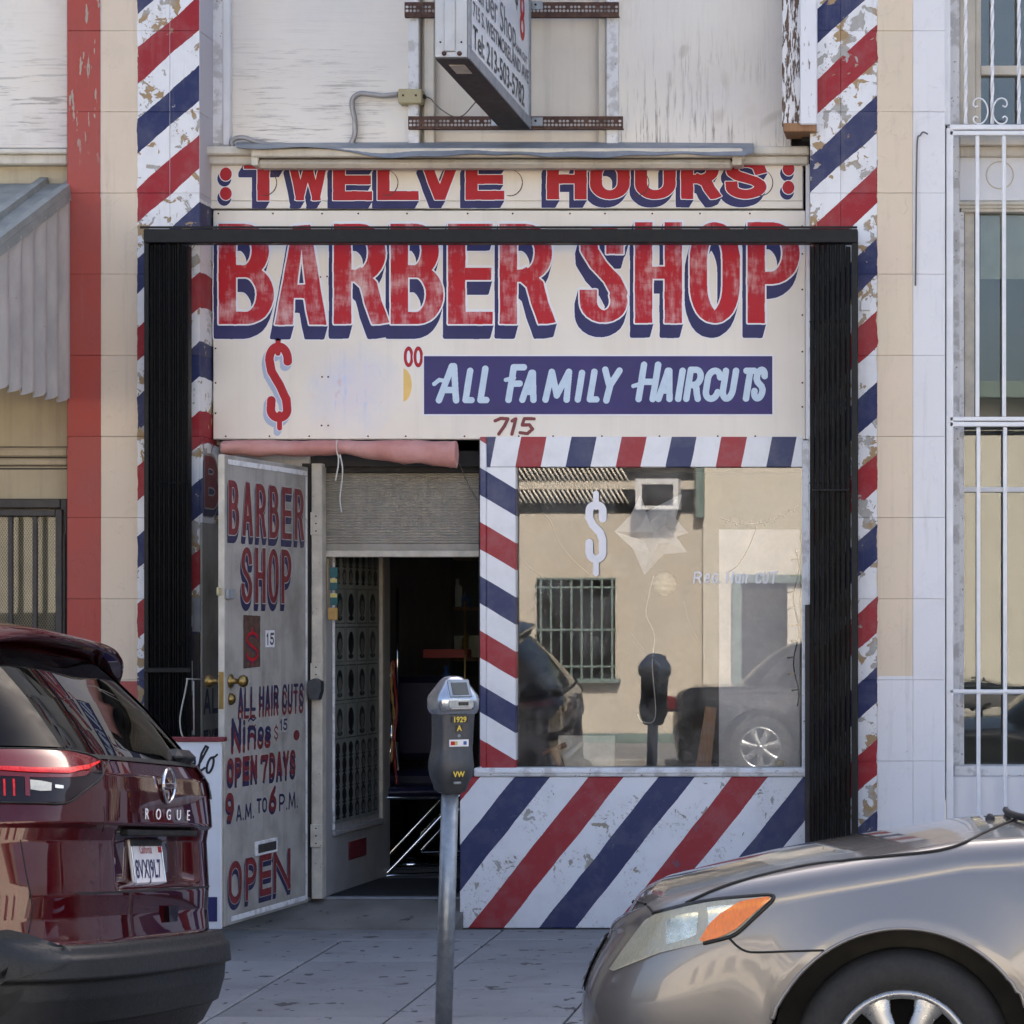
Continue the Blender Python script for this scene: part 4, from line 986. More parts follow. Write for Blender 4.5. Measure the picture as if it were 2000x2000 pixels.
# jamb with hinges and closer box
jm = bpx('door_jamb', 'jamb_cream', shop, 608, 629, 905, 1756, .27, .36, .004)
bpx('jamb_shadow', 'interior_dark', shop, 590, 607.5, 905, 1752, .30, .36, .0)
for a, b in ((1295, 1340), (1610, 1655), (1000, 1045)):
    h = bpx('hinge', 'jamb_cream', jm, 606, 627, a, b, .262, .2695, .002)
    for q in (a + 8, (a + b) / 2, b - 8): MB().lathe([(.0001, -.003), (.004, -.002), (.004, .003)], 8, 'y', tuple(P3(617, q, .262))).build('hinge_screw', 'rust_brown', h)
tag(MB().prism([(PX(602, .2), PZ(1330, .2)), (PX(614, .2), PZ(1325, .2)), (PX(627, .2), PZ(1331, .2)), (PX(627, .2), PZ(1350, .2)), (PX(622, .2), PZ(1367, .2)), (PX(606, .2), PZ(1366, .2)), (PX(601, .2), PZ(1350, .2))], .19, .262).build('lock_box', 'meter_grey'), 'small dark grey lock box hanging on the cream door jamb', 'lock box')

# --- inner glazed door with the haircut poster
IHX, IHY, IFX, IFY = PX(631, .38), .38, PX(762, 1.55), 1.55
iu = Vector((IFX - IHX, IFY - IHY, 0)); IW = iu.length; iu.normalize(); inn = Vector((iu.y, -iu.x, 0))
idr = thing('inner_door', 'grey inner door swung inward with a haircut poster in its frame', 'door', (IHX, IHY, FZ), (0, 0, math.atan2(iu.y, iu.x)))
def ibox(name, mat, u0, u1, z0, z1, t0, t1, parent, b=.003):
    o = MB().box(u0, u1, t0, t1, z0, z1, b).build(name, mat, None, fix=False)
    o.data.transform(basis((IHX, IHY, 0), iu, Vector((0, 0, 1)).cross(iu)))
    o.parent = parent
    if parent.type == 'EMPTY': adopt(o, parent)
    return o
def IU(px): a = (px - EX) / F; return (a * (IHY - CY) - IHX) / (iu.x - a * iu.y)
def IV(px, py): return EYE - (py - EY) * (IHY + iu.y * IU(px) - CY) / F
ibox('leaf', 'door_grey_in', 0, IW, FZ + .008, 2.35, .0, .045, idr, .004)
pu0, pu1, pz0, pz1 = IU(652), IU(738), IV(690, 1600), IV(690, 1010)
ibox('glazing_bead', 'jamb_cream', pu1 + .02, pu1 + .06, pz0 - .03, pz1 + .3, -.02, -.0005, idr)
ibox('glazing_bead', 'white_worn', pu0 - .03, pu0 - .012, pz0 - .03, pz1 + .3, -.012, -.0005, idr)
ibox('glazing_bead', 'door_grey_in', pu0 - .03, pu1 + .06, pz0 - .06, pz0 - .033, -.018, -.0005, idr)
cv = Cv(pu0 * 1000, -pz1 * 1000, pu1 * 1000, -pz0 * 1000, 3, .5, 30); cv.L[:] = 1
W_, H_ = (pu1 - pu0) * 1000, (pz1 - pz0) * 1000
rng = np.random.RandomState(4)
def head(cx, cy, rx, ry, face):
    cv.put(cv.ell(cx, cy, rx, ry), 2)
    cv.put(cv.ell(cx, cy + ry * 1.15, rx * .95, ry * .22), 2)
    if face: cv.put(cv.ell(cx + rx * .1, cy + ry * .2, rx * .6, ry * .62), 3); cv.put(cv.ell(cx + rx * .1, cy + ry * .9, rx * .3, ry * .3), 3)
for r_ in range(4):          # upper small heads
    for c_ in range(7): head(pu0 * 1000 + W_ * (c_ + .5) / 7, -pz1 * 1000 + H_ * (.03 + .055 * r_), W_ * .045, H_ * .022, rng.rand() > .4)
for r_ in range(4):          # large portraits in boxes
    y_ = -pz1 * 1000 + H_ * (.24 + .125 * r_ + .055)
    for c_ in range(4):
        x_ = pu0 * 1000 + W_ * (c_ + .45) / 4
        cv.put(cv.poly([(x_ - W_ * .115, y_ - H_ * .058), (x_ + W_ * .115, y_ - H_ * .058), (x_ + W_ * .115, y_ + H_ * .058), (x_ - W_ * .115, y_ + H_ * .058)]), 4)
        cv.put(cv.poly([(x_ - W_ * .105, y_ - H_ * .055), (x_ + W_ * .105, y_ - H_ * .055), (x_ + W_ * .105, y_ + H_ * .055), (x_ - W_ * .105, y_ + H_ * .055)]), 1)
        head(x_, y_ - H_ * .004, W_ * .062, H_ * .038, c_ != 1)
for r_ in range(5):
    for c_ in range(7): head(pu0 * 1000 + W_ * (c_ + .5) / 7, -pz1 * 1000 + H_ * (.76 + .05 * r_), W_ * .048, H_ * .021, c_ > 2)
cv.mesh('haircut_poster', lambda u, v: tuple(Vector((IHX, IHY, 0)) + iu * (u * .001) + inn * .004 + Vector((0, 0, -v * .001))), ['poster_grey', 'poster_dark', 'poster_face', 'poster_line'], idr)
ibox('red_plaque', 'dull_red', IU(680), IU(714), IV(697, 1675), IV(697, 1640), -.006, -.0005, idr, .002)
# string of small wooden tags on the jamb side
hg = thing('hanging_tags', 'string of small teal and wooden tags hanging by the inner door', 'hanging ornament', P3(650, 1210, .34))
for k, (mt, a, b) in enumerate((('teal', 1108, 1128), ('teal', 1133, 1153), ('teal', 1162, 1182), ('tag_wood', 1187, 1211))):
    t = bpx('tag', mt, hg, 640 + (k < 3) * 4, 659, a, b, .335, .35, .003)
    if 0 < k < 3: bpx('tag_band', 'tag_yellow', t, 645, 658, a - 3, a + 5, .331, .3345, .001)
MB().tube([P3(641, 1092, .342), P3(640, 1140, .342), P3(641, 1190, .342)], .003, 6).build('cord', 'tag_wood', hg)

# --- rolling shutter, header and rolled awning cloth
sh_ = thing('rolling_shutter', 'half raised beige rolling shutter over the doorway', 'shutter', P3(780, 1088, .30))
sy = .42
cur = []; zt, zb = PZ(918, sy), PZ(1062, sy); N = 27
for i in range(N * 6 + 1):
    t = i / 6; z = zt + (zb - zt) * t / N; d = .008 * abs(math.sin(math.pi * t)) ** .6
    cur.append([(PX(624, sy), sy - d, z), (PX(780, sy), sy - d - .002, z), (PX(937, sy), sy - d, z)])
MB().grid(cur).build('slat_curtain', 'shutter', sh_)
bpx('bottom_plate', 'shutter', sh_, 624, 937, 1062, 1075, sy - .006, sy + .01, .002)
bpx('bottom_bar', 'jamb_cream', sh_, 623, 937, 1075, 1088, sy - .02, sy + .02, .004)
bpx('guide', 'jamb_cream', sh_, 622, 632, 905, 1756, .372, .40, .002)
bpx('shutter_box', 'interior_dark', sh_, 604, 937, 880, 912, .33, .6, .004); bpx('head_slat', 'shutter', sh_, 624, 937, 905, 914, sy - .06, sy - .01, .003)
aw = thing('rolled_awning', 'faded pink rolled awning cloth sagging under the sign board', 'awning', P3(660, 890, .14))
rows = []
for i in range(41):
    t = i / 40; px = 437 + (892 - 437) * t
    top = 860 + .5 * t; bot = 889 + 8 * t - 6 * math.exp(-((px - 662) / 40) ** 2) + 18 * max(0, (t - .5) * 2) ** 1.2 + 1.2 * math.sin(px * .09)
    if t > .985: bot -= 2
    h = bot - top; y = .12; ring = []
    for k in range(17):
        a = 2 * math.pi * k / 16
        sq = 1 + .07 * math.sin(px * .045 + k * .9) + .05 * math.sin(px * .13 + 2 * k) + .035 * math.sin(px * .31 - 3 * k)
        ring.append((PX(px, y), y + .055 * math.cos(a) * sq, PZ((top + bot) / 2 - math.sin(a) * h / 2 * sq, y)))
    rows.append(ring)
MB().grid(rows).build('cloth_roll', 'pink_canvas', aw)
for ring in (rows[0], rows[-1]):
    MB().add([(sum(p[0] for p in ring[:-1]) / 16, .12, sum(p[2] for p in ring[:-1]) / 16)] + ring[:-1], [(0, 1 + k, 1 + (k + 1) % 16) for k in range(16)]).build('cloth_end', 'pink_canvas', aw)
so_ = thing('tie_string', 'frayed white string tied round the pink awning roll', 'string', P3(664, 1000, .06))
MB().tube(smooth_path([P3(658, 859, .055), P3(657, 876, .05), P3(660, 890, .05), P3(664, 893, .055)], 5), .003, 6).build('loop', 'string', so_)
MB().tube(smooth_path([P3(661, 888, .05), P3(661, 905, .05), P3(658, 925, .05), P3(655, 939, .052)], 5), .0038, 6).build('short_end', 'string', so_)
MB().tube(smooth_path([P3(664, 888, .05), P3(669, 915, .048), P3(667, 945, .05), P3(664, 975, .05), P3(667, 1000, .05)], 5), .0036, 6).build('long_end', 'string', so_)
tag(MB().tube(smooth_path([P3(897, 905, .3), P3(912, 940, .33), P3(932, 978, .35)], 6), .002, 6).build('loose_cable', 'wire_grey'), 'thin dark cable hanging slack at the right end of the shutter', 'cable')

# --- things in the doorway
mat_ = MB().box(PX(672, .85), PX(905, .85), .52, 1.35, FZ, FZ + .012, .004).build('door_mat', 'mat_black'); tag(mat_, 'black rubber mat on the floor just inside the doorway', 'mat')
def sled_chair(x, y, rz, label):
    c = thing('metal_chair', label, 'chair', (x, y, FZ), (0, 0, rz), 'chrome framed chairs inside the shop'); LOCAL.add(c.name)
    for s in (-1, 1):
        p = smooth_path([(-.24, s * .21, .44), (-.235, s * .21, .43), (.12, s * .21, .06), (.18, s * .21, .011), (.10, s * .21, .011), (-.22, s * .21, .011)], 6)
        MB().tube(p, .011, 8).build('leg', 'chrome', c)
        MB().tube(smooth_path([(-.24, s * .21, .44), (.2, s * .21, .45), (.24, s * .21, .48), (.28, s * .21, .85)], 6), .011, 8).build('side_rail', 'chrome', c)
    MB().tube([(-.22, -.21, .011), (-.22, .21, .011)], .011, 8).build('floor_bar', 'chrome', c)
    MB().box(-.24, .2, -.2, .2, .45, .50, .02).build('seat', 'chair_vinyl', c); MB().box(.235, .275, -.2, .2, .58, .86, .015).build('backrest', 'chair_vinyl', c)
for (cx, cy_, rz, lb) in ((PX(800, 1.75), 1.75, R(200), 'chrome framed chair nearest the doorway edge'), (PX(850, 2.75), 2.75, R(200), 'chrome framed chair behind the nearest one')): sled_chair(cx, cy_, rz, lb)
fg = thing('foil_garland', 'red and silver foil garland hanging at the inner door edge', 'garland', P3(760, 1500, 1.6))
for k in range(5):
    p = [P3(752 + 5 * k + 3 * math.sin(i * .9 + k), 1290 + i * 22, 1.58 + .02 * math.sin(i + k)) for i in range(12 - (k % 2) * 2)]
    MB().tube(smooth_path(p, 3), [.004 + .006 * abs(math.sin(i * .8 + k)) for i in range(len(smooth_path(p, 3)))], 6).build('strand', ['dull_plastic_red', 'chrome', 'chrome', 'tag_wood', 'dull_plastic_red'][k], fg)
tag(bx('paper_bundle', 'pale_board', None, PX(742, 1.7), PX(757, 1.7), 1.66, 1.7, PZ(1190, 1.7), PZ(1090, 1.7)), 'bundle of papers pinned above the inner door edge', 'papers')
ct = thing('counter', 'dark counter with mirror against the back of the shop', 'counter', (PX(860, 4.5), 4.4, FZ))
bx('cabinet', 'interior_dark', ct, PX(790, 4.4), PX(960, 4.4), 4.2, 4.8, FZ, .95); bx('top', 'dull_red', ct, PX(785, 4.4), PX(965, 4.4), 4.1, 4.85, .951, .99)
bx('mirror', 'house_glass', ct, PX(790, 4.8), PX(930, 4.8), 4.86, 4.88, 1.15, 2.2); bx('mirror_frame', 'galv_dull', ct, PX(786, 4.8), PX(790, 4.8), 4.84, 4.88, 1.1, 2.25)
MB().lathe([(.0001, 0), (.04, 0), (.04, .16), (.015, .2), (.015, .24), (.0001, .24)], 16, 'z', (PX(872, 4.3), 4.3, .991)).build('bottle', 'bottle_blue'); tag(bpy.data.objects['bottle'], 'small blue bottle on the red counter inside the shop', 'bottle')
tag(bx('red_box', 'dull_plastic_red', None, PX(830, 3.2), PX(915, 3.2), 3.15, 3.3, PZ(1285, 3.2), PZ(1268, 3.2)), 'red sign strip hanging dim inside the doorway', 'sign')
tag(MB().tube([P3(776, 1150, 1.9), P3(776, 1450, 1.9)], .008, 8).build('mirror_pole', 'chrome'), 'thin chrome pole standing inside the doorway', 'pole')
tag(MB().tube([P3(908, 1175, 2.4), P3(908, 1500, 2.4)], .006, 8).build('mirror_edge', 'brass'), 'thin gilt edge strip shining inside the doorway at right', 'strip')

# --- things standing in the display window
pz = PZ(1504, .3) - .01
tag(bpx('pale_panel', 'pale_board', None, 1090, 1200, 1437, 1503, .33, .36), 'pale blank board standing in the bottom of the display window', 'board')
tl = thing('wooden_squeegee', 'wooden T handled tool leaning on the pale board', 'tool', P3(1085, 1500, .46))
MB().tube([P3(1060, 1471, .29), P3(1106, 1454, .29)], .014, 8).build('crossbar', 'plank_wood', tl); MB().tube([P3(1083, 1463, .29), P3(1098, 1502, .30)], .02, 8).build('handle', 'plank_wood', tl)
tag(MB().add([tuple(P3(a, b, y)) for y in (.34, .38) for a, b in ((1358, 1502), (1388, 1502), (1400, 1382), (1378, 1380))], [(0, 1, 2, 3), (7, 6, 5, 4), (0, 4, 5, 1), (1, 5, 6, 2), (2, 6, 7, 3), (3, 7, 4, 0)]).build('wood_plank', 'plank_wood'), 'brown wooden plank leaning upright in the display window', 'plank')
mg = thing('mug', 'small cream mug on the window ledge in the right corner', 'mug', P3(1523, 1502, .36))
p = P3(1522, 1502, .36); MB().lathe([(.0001, .0), (.022, 0), (.024, .045), (.021, .045), (.02, .006), (.0001, .006)], 18, 'z', tuple(p)).build('cup', 'mug', mg)
MB().tube(smooth_path([p + Vector((.022, 0, .04)), p + Vector((.034, 0, .036)), p + Vector((.034, 0, .015)), p + Vector((.022, 0, .01))], 5), .003, 6).build('handle', 'mug', mg)
ln = MB(); p = P3(1298, 1140, .75); ln.lathe([(.062 * math.sin(R(a)) * (1 + .05 * math.sin(a)), -.062 * math.cos(R(a))) for a in range(2, 180, 8)], 20, 'z', tuple(p)); tag(ln.build('paper_ball', 'lantern'), 'round fluffy cream paper ball hanging in the display window', 'ornament')
stx = thing('crumpled_star', 'crumpled pale foil star hanging in the display window', 'ornament', P3(1270, 1050, .6))
pts = [(1200, 1038), (1232, 1005), (1250, 968), (1262, 1000), (1330, 965), (1318, 1012), (1342, 1040), (1320, 1048), (1340, 1078), (1295, 1082), (1258, 1122), (1236, 1072)]
mb = MB(); c_ = P3(1278, 1040, .55); V = [tuple(c_)] + [tuple(P3(a, b, .60 + random.uniform(-.02, .04))) for a, b in pts]
mid = [tuple((Vector(V[0]) * .5 + Vector(v) * .5) + Vector((0, random.uniform(-.03, .03), 0))) for v in V[1:]]
n = len(pts); allv = [V[0]] + mid + V[1:]
mb.add(allv, [(0, 1 + i, 1 + (i + 1) % n) for i in range(n)] + [(1 + i, 1 + n + i, 1 + n + (i + 1) % n, 1 + (i + 1) % n) for i in range(n)]); mb.add([(x, y + .05, z) for x, y, z in allv], [(0, 1 + i, 1 + (i + 1) % n) for i in range(n)] + [(1 + i, 1 + n + i, 1 + n + (i + 1) % n, 1 + (i + 1) % n) for i in range(n)])
mb.build('foil', 'sign_face', stx); MB().tube([P3(1262, 1000, .58), P3(1262, 915, .58)], .0015, 5).build('hanging_thread', 'wire_grey', stx)
sl_ = thing('string_lights', 'dark string of small bulbs down the right edge of the display window', 'lights', P3(1556, 1385, .27))
path = [P3(1555 + 5 * math.sin(i * .8), 1075 + i * 16, .27) for i in range(20)]
MB().tube(smooth_path(path, 3), .004, 5).build('wire', 'wire_green', sl_)
for i in range(1, 19, 2): MB().tube([path[i], path[i] + Vector((-.035, -.005, .005 * (-1) ** i))], [.004, .006], 6).build('bulb', 'bulb' if i % 6 == 3 else 'wire_green', sl_)
path = [P3(1408 + i * 9.4, 1005 + 27 * math.sin(math.pi * (i + 1.5) / 18) - i * 1.2, .27) for i in range(17)]
sl2 = thing('garland_wire', 'dark string of bulbs drooping across the upper right of the pane', 'lights', P3(1485, 1030, .27))
MB().tube(smooth_path(path, 3), .004, 5).build('wire', 'wire_green', sl2)
for i in range(1, 16): MB().tube([path[i], path[i] + Vector((.008, 0, (-1) ** i * .018))], [.0035, .004], 6).build('bulb', 'wire_green', sl2)
tag(MB().tube(smooth_path([P3(1277, 1125, .5), P3(1268, 1160, .5), P3(1262, 1200, .5), P3(1278, 1240, .5), P3(1274, 1300, .5), P3(1280, 1400, .5), P3(1255, 1410, .5), P3(1245, 1395, .5)], 5), .003, 6).build('white_cord', 'string'), 'loose white cord hanging down the middle of the display window', 'cord')
tag(MB().tube(smooth_path([P3(1335, 1175, .5), P3(1345, 1215, .5), P3(1370, 1265, .5), P3(1380, 1290, .5)], 5), .0025, 6).build('hanging_wire', 'wire_grey'), 'short dark cord hanging right of the centre of the display window', 'cord')

# --- dim clutter deeper in the shop
shf = thing('wall_shelf', 'dim shelf of bottles and boxes deep inside the doorway', 'shelf', (PX(860, 4.9), 5.1, 1.2))
for k, z_ in enumerate((1.25, 1.6, 1.95)):
    b_ = bx('board', 'plank_wood', shf, PX(768, 4.9), PX(936, 4.9), 4.95, 5.2, z_, z_ + .025)
    rq = random.Random(k)
    for q in range(9):
        x_ = PX(776 + q * 18, 4.9); h_ = rq.uniform(.1, .26)
        if rq.random() < .5: MB().lathe([(.0001, 0), (.035, 0), (.035, h_ * .7), (.013, h_ * .82), (.013, h_), (.0001, h_)], 12, 'z', (x_, 5.06, z_ + .026)).build('bottle', rq.choice(['bottle_blue', 'teal', 'letter_white', 'tag_wood']), b_)
        else: bx('carton', rq.choice(['dull_plastic_red', 'pale_board', 'letter_white', 'tag_yellow']), b_, x_ - .035, x_ + .035, 5.0, 5.14, z_ + .026, z_ + .026 + h_)
bc = thing('barber_chair', 'dark padded barber chair standing deep in the doorway', 'chair', (PX(900, 3.9), 2.35, FZ)); o_ = Vector(bc.location)
MB().lathe([(.0001, 0), (.28, 0), (.28, .03), (.06, .06), (.05, .42), (.0001, .42)], 24, 'z', tuple(o_)).build('pedestal', 'chrome', bc)
bx('seat', 'chair_vinyl', bc, o_.x - .28, o_.x + .28, 2.1, 2.6, FZ + .43, FZ + .56, .03); bx('backrest', 'chair_vinyl', bc, o_.x - .26, o_.x + .26, 2.58, 2.7, FZ + .6, FZ + 1.1, .04)
for s_ in (-1, 1): bx('armrest', 'chrome', bc, o_.x + s_ * .31 - .03, o_.x + s_ * .31 + .03, 2.12, 2.55, FZ + .68, FZ + .74, .02)
for px, py, w_, h_, m_, lb in ((800, 1120, 34, 22, 'pale_board', 'small framed certificate highest on the dim shop wall'), (842, 1150, 26, 34, 'cream_dirty', 'upright framed photo in the middle of the dim shop wall'), (905, 1135, 30, 24, 'shade_blue', 'bluish framed print nearest the window strip inside the doorway')):
    fr_ = thing('picture_frame', lb, 'picture', P3(px, py + h_, 6.48)); bpx('frame', 'plank_wood', fr_, px - w_ / 2, px + w_ / 2, py - h_ / 2, py + h_ / 2, 6.46, 6.49, .004); bpx('picture', m_, fr_, px - w_ / 2 + 3, px + w_ / 2 - 3, py - h_ / 2 + 3, py + h_ / 2 - 3, 6.452, 6.459, .0)
bn = thing('waiting_bench', 'dark bench with a pale towel along the back of the shop', 'bench', (PX(840, 5), 5.0, FZ))
bx('seat', 'chair_vinyl', bn, PX(790, 5), PX(850, 5), 4.9, 5.3, FZ + .4, FZ + .5, .02)
for q in (792, 845): bx('leg', 'chrome', bn, PX(q, 5), PX(q + 4, 5), 4.95, 5.0, FZ, FZ + .4, .004)
bx('towel', 'pale_board', bn, PX(805, 5), PX(830, 5), 4.89, 5.2, FZ + .501, FZ + .53, .01)

tag(bpx('tall_panel', 'white_paint', None, 1404, 1562, 1034, 1503, .62, .65, .002), 'tall pale panel standing inside the right half of the display window', 'panel')
for k, (pp, lb) in enumerate((([(1058, 1000), (1075, 1018), (1092, 1060), (1120, 1095), (1150, 1122)], 'thin dark reflection of a wire slanting behind the dollar sign in the pane'), ([(1008, 1076), (1030, 1105), (1060, 1128), (1080, 1150)], 'thin dark reflection of a wire at the left edge of the display window'), ([(1232, 1236), (1250, 1262), (1275, 1285), (1290, 1300)], 'thin dark reflection of a wire low in the middle of the display window'), ([(1478, 1030), (1462, 1070), (1440, 1105), (1418, 1120)], 'thin dark reflection of a wire beside the white lettering on the pane'))):
    tag(MB().tube(smooth_path([P3(a, b, .30) for a, b in pp], 5), .0032, 6).build('wire_reflection', 'wire_grey'), lb, 'wire')  # reflections of outside cables, modelled as dark tubes behind the pane

# ================================================================== FOLDING GATE (black, pushed to both sides)
gt = thing('folding_gate', 'black steel folding gate pushed open to both sides of the front', 'gate', (PX(980, -.1), -.1, 0))
gy = -.10
bpx('top_beam', 'black_metal', gt, 280, 1675, 447, 474, gy - .05, gy + .04, .004)
bx('beam_lip', 'black_metal', gt, PX(280, gy), PX(1675, gy), gy - .056, gy - .05, PZ(449.5, gy), PZ(445, gy), .001)
def stack(px0, px1, n, seed):
    rn = random.Random(seed); w_ = (px1 - px0) / n
    for i in range(n):
        a = px0 + i * w_; yo = gy + .006 * (i % 2) + rn.uniform(-.004, .004)
        z0, z1 = .03, PZ(476 + rn.uniform(0, 6), gy)
        xa, xb = PX(a + .5, yo), PX(a + w_ - .9, yo); t = (xb - xa) * .22
        # a folded channel: two flanges and a web set back
        mb = MB(); mb.box(xa, xa + t, yo - .03, yo + .03, z0, z1, .002); mb.box(xb - t, xb, yo - .03, yo + .03, z0, z1, .002); mb.box(xa + t, xb - t, yo - .012, yo - .004, z0, z1, .0)
        for q in range(9): mb.lathe([(.0001, -.004), (.005, -.003), (.006, .0)], 6, 'y', ((xa + t * .5) if q % 2 else (xb - t * .5), yo - .03, .22 + q * .4))
        mb.build('gate_channel', 'black_gate', gt)
stack(291, 372, 9, 1); stack(1582, 1662, 8, 2)
bpx('end_post', 'black_metal', gt, 281, 290, 474, 1822, gy - .04, gy + .04, .003); bpx('end_post', 'black_metal', gt, 1663, 1675, 474, 1822, gy - .04, gy + .04, .003)
bpx('lock_bar', 'black_metal', gt, 281, 373, 1304, 1314, gy - .055, gy - .04, .003)
bpx('lock_bar', 'black_metal', gt, 1586, 1660, 955, 959, gy - .045, gy - .035, .002)
tag(bpx('outlet_plate', 'white_paint', None, 1681, 1700, 587, 606, -.012, .0, .002), 'small white cover plate on the right striped pier', 'cover plate')
bpx('frame_strip', 'white_worn', shop, 1580, 1584, 600, 1180, .02, .2, .003)
bpx('frame_strip', 'dark_under', shop, 1572, 1582, 1181, 1700, .12, .2, .003)
st_ = thing('hanging_strap', 'white strap and wire hanging on the lower left gate', 'strap', P3(370, 1440, -.14))
MB().tube(smooth_path([P3(366, 1326, -.16), P3(362, 1350, -.16), P3(352, 1400, -.16), P3(354, 1430, -.16), P3(362, 1446, -.16)], 5), .004, 6).build('wire', 'string', st_); MB().tube([P3(364, 1326, -.16), P3(398, 1327, -.05)], .004, 6).build('wire', 'string', st_)
MB().tube([P3(378, 1330, -.12), P3(379, 1436, -.12)], .004, 6).build('wire', 'string', st_)

# ================================================================== WHITE FOLDING SIGN "pelo"
af = thing('sidewalk_sign', 'white folding sidewalk sign lettered pelo behind the red car', 'sign', (PX(380, -.95), -.95, 0))
ay = -.95
bpx('board', 'white_paint', af, 318, 432, 1447, 1815, ay, ay + .02, .003)
bpx('top_rail', 'dull_red', af, 316, 437, 1440, 1449, ay - .01, ay + .05, .003); bpx('foot_band', 'letter_navy', af, 318, 424, 1752, 1800, ay - .003, ay - .0005, .0)
bpx('back_board', 'white_paint', af, 318, 430, 1450, 1800, ay + .14, ay + .16, .003)
cv = Cv(322, 1448, 432, 1530, .5, .3, 31); m = cv.blank()
cv.glyph('p', 336, 362, 1455, 1500, 4.5, m, 'round', .25); cv.glyph('e', 362, 380, 1462, 1507, 4.5, m, 'round', .2); cv.glyph('l', 376, 402, 1455, 1508, 4.5, m, 'round', .25); cv.glyph('o', 398, 414, 1460, 1512, 4.5, m, 'round', .25)
cv.stroke([(412, 1480), (420, 1478), (424, 1474)], 4, m, 'round'); cv.put(m, 1); cv.mesh('lettering', plane_fn(ay - .0015), ['black_ink'], af)

# ================================================================== LEFT NEIGHBOUR
ln = thing('left_neighbour_building', 'tan neighbouring building left of the red pilaster', 'building', (PX(0), .2, 0))
bpx('plywood_panel', 'ply_h', ln, -900, 131.5, -900, 289, .16, .2); bpx('cornice', 'trim_cream', ln, -900, 131.5, 290, 300, .06, .2, .006); bpx('cornice', 'trim_cream', ln, -900, 131.5, 300.5, 321, .09, .2, .008)
bpx('wall_band', 'tan_stucco', ln, -900, 131.5, 321.5, 975, .16, .3, .002); bpx('wall', 'tan_stucco', ln, -900, 131.5, 975.5, 1830, .2, .34, .0)
bx('side_wall', 'tan_stucco', ln, -45, PX(131) - .003, .35, 9, 0, 7.2, .0)  # long unseen run of wall, added to block low sky
for a, b in ((872, 874), (892, 895), (909, 911), (914, 917)): bpx('groove', 'dark_under', ln, -900, 131, a, b, .155, .17, .0)
bpx('moulding', 'tan_stucco', ln, -900, 131, 876, 891, .135, .17, .006); bpx('moulding', 'tan_stucco', ln, -900, 131, 896, 908, .14, .17, .005)
# corrugated awning
wa = thing('corrugated_awning', 'weathered corrugated metal awning over the left neighbour door', 'awning', (-5.4, -.4, 2.67))
ex = -4.455; zb = 2.66; rows = []
for i in range(97):
    t = i / 96; y = .14 - 1.5 * t; ph = math.cos(2 * math.pi * t * 9)
    zt = 3.72 - .43 * (.14 - y); x = ex + .018 * ph; low = zb - .034 * abs(math.sin(math.pi * t * 9)) ** .7 - .02 * t
    rows.append([(x, y, low), (x, y, (low + zt) / 2), (x, y, zt)])
o = MB().grid(rows).build('end_panel', 'awning_metal', wa)
rows = []
for i in range(5):
    y = .14 - 1.55 * i / 4; rows.append([(x, y, 3.75 - .43 * (.14 - y)) for x in (-7.5, -6, ex + .015)])
MB().grid(rows, smooth=False).build('top_sheet', 'awning_top', wa)
for x in (ex - .012, ex - .17, ex - .55, ex - .93, ex - 1.31):
    MB().add([(x + dx, y, 3.752 - .43 * (.14 - y) + dz_) for y in (.14, -1.42) for dx, dz_ in ((-.025, 0), (-.02, .03), (.02, .03), (.025, 0), (.03, -.05))], [(0, 1, 6, 5), (1, 2, 7, 6), (2, 3, 8, 7), (3, 4, 9, 8), (5, 6, 7, 8, 9)]).build('batten', 'awning_top', wa)
rows = []
for i in range(60):
    x = ex - .03 - 3 * i / 59; rows.append([(x, -1.37 + .012 * math.cos(i * 2.2), z) for z in (2.72, 3.1)])
MB().grid(rows).build('front_panel', 'awning_metal', wa)
bpx('corner_strip', 'galv_dull', wa, 131, 141, 372, 766, .02, .14, .003)
# security door with mesh
sdn = thing('security_door', 'dark iron security door with bars and mesh at far left', 'door', (PX(40, .15), .15, 0))
bpx('door_frame', 'door_iron', sdn, 118, 131.3, 974, 1812, .10, .2, .004); bpx('door_frame', 'door_iron', sdn, -170, 117.6, 974, 992, .10, .2, .004)
bpx('stile', 'door_iron', sdn, 108, 121, 995, 1812, .08, .12, .003); bpx('top_rail', 'door_iron', sdn, -170, 107.5, 995, 1008, .08, .12, .003)
for px in (15, 63, -33, -81): bpx('bar', 'door_iron', sdn, px, px + 9, 1008.5, 1812, .085, .105, .003)
cv = Cv(-90, 1008, 108, 1300, .5, .2, 33)
cv.put((np.abs(np.sin((cv.X * .62 + cv.Y * .40))) < .30) | (np.abs(np.sin((cv.X * .62 - cv.Y * .40))) < .30), 1)
cv.mesh('expanded_mesh', plane_fn(.125), ['mesh_tan'], sdn)
bpx('glass', 'house_glass', sdn, -90, 112, 1000, 1400, .165, .17, .0); bpx('backing', 'interior_wall', sdn, -90, 112, 1000, 1812, .185, .19, .0)
bpx('latch', 'door_iron', sdn, 121, 127, 1043, 1240, .09, .1, .002)

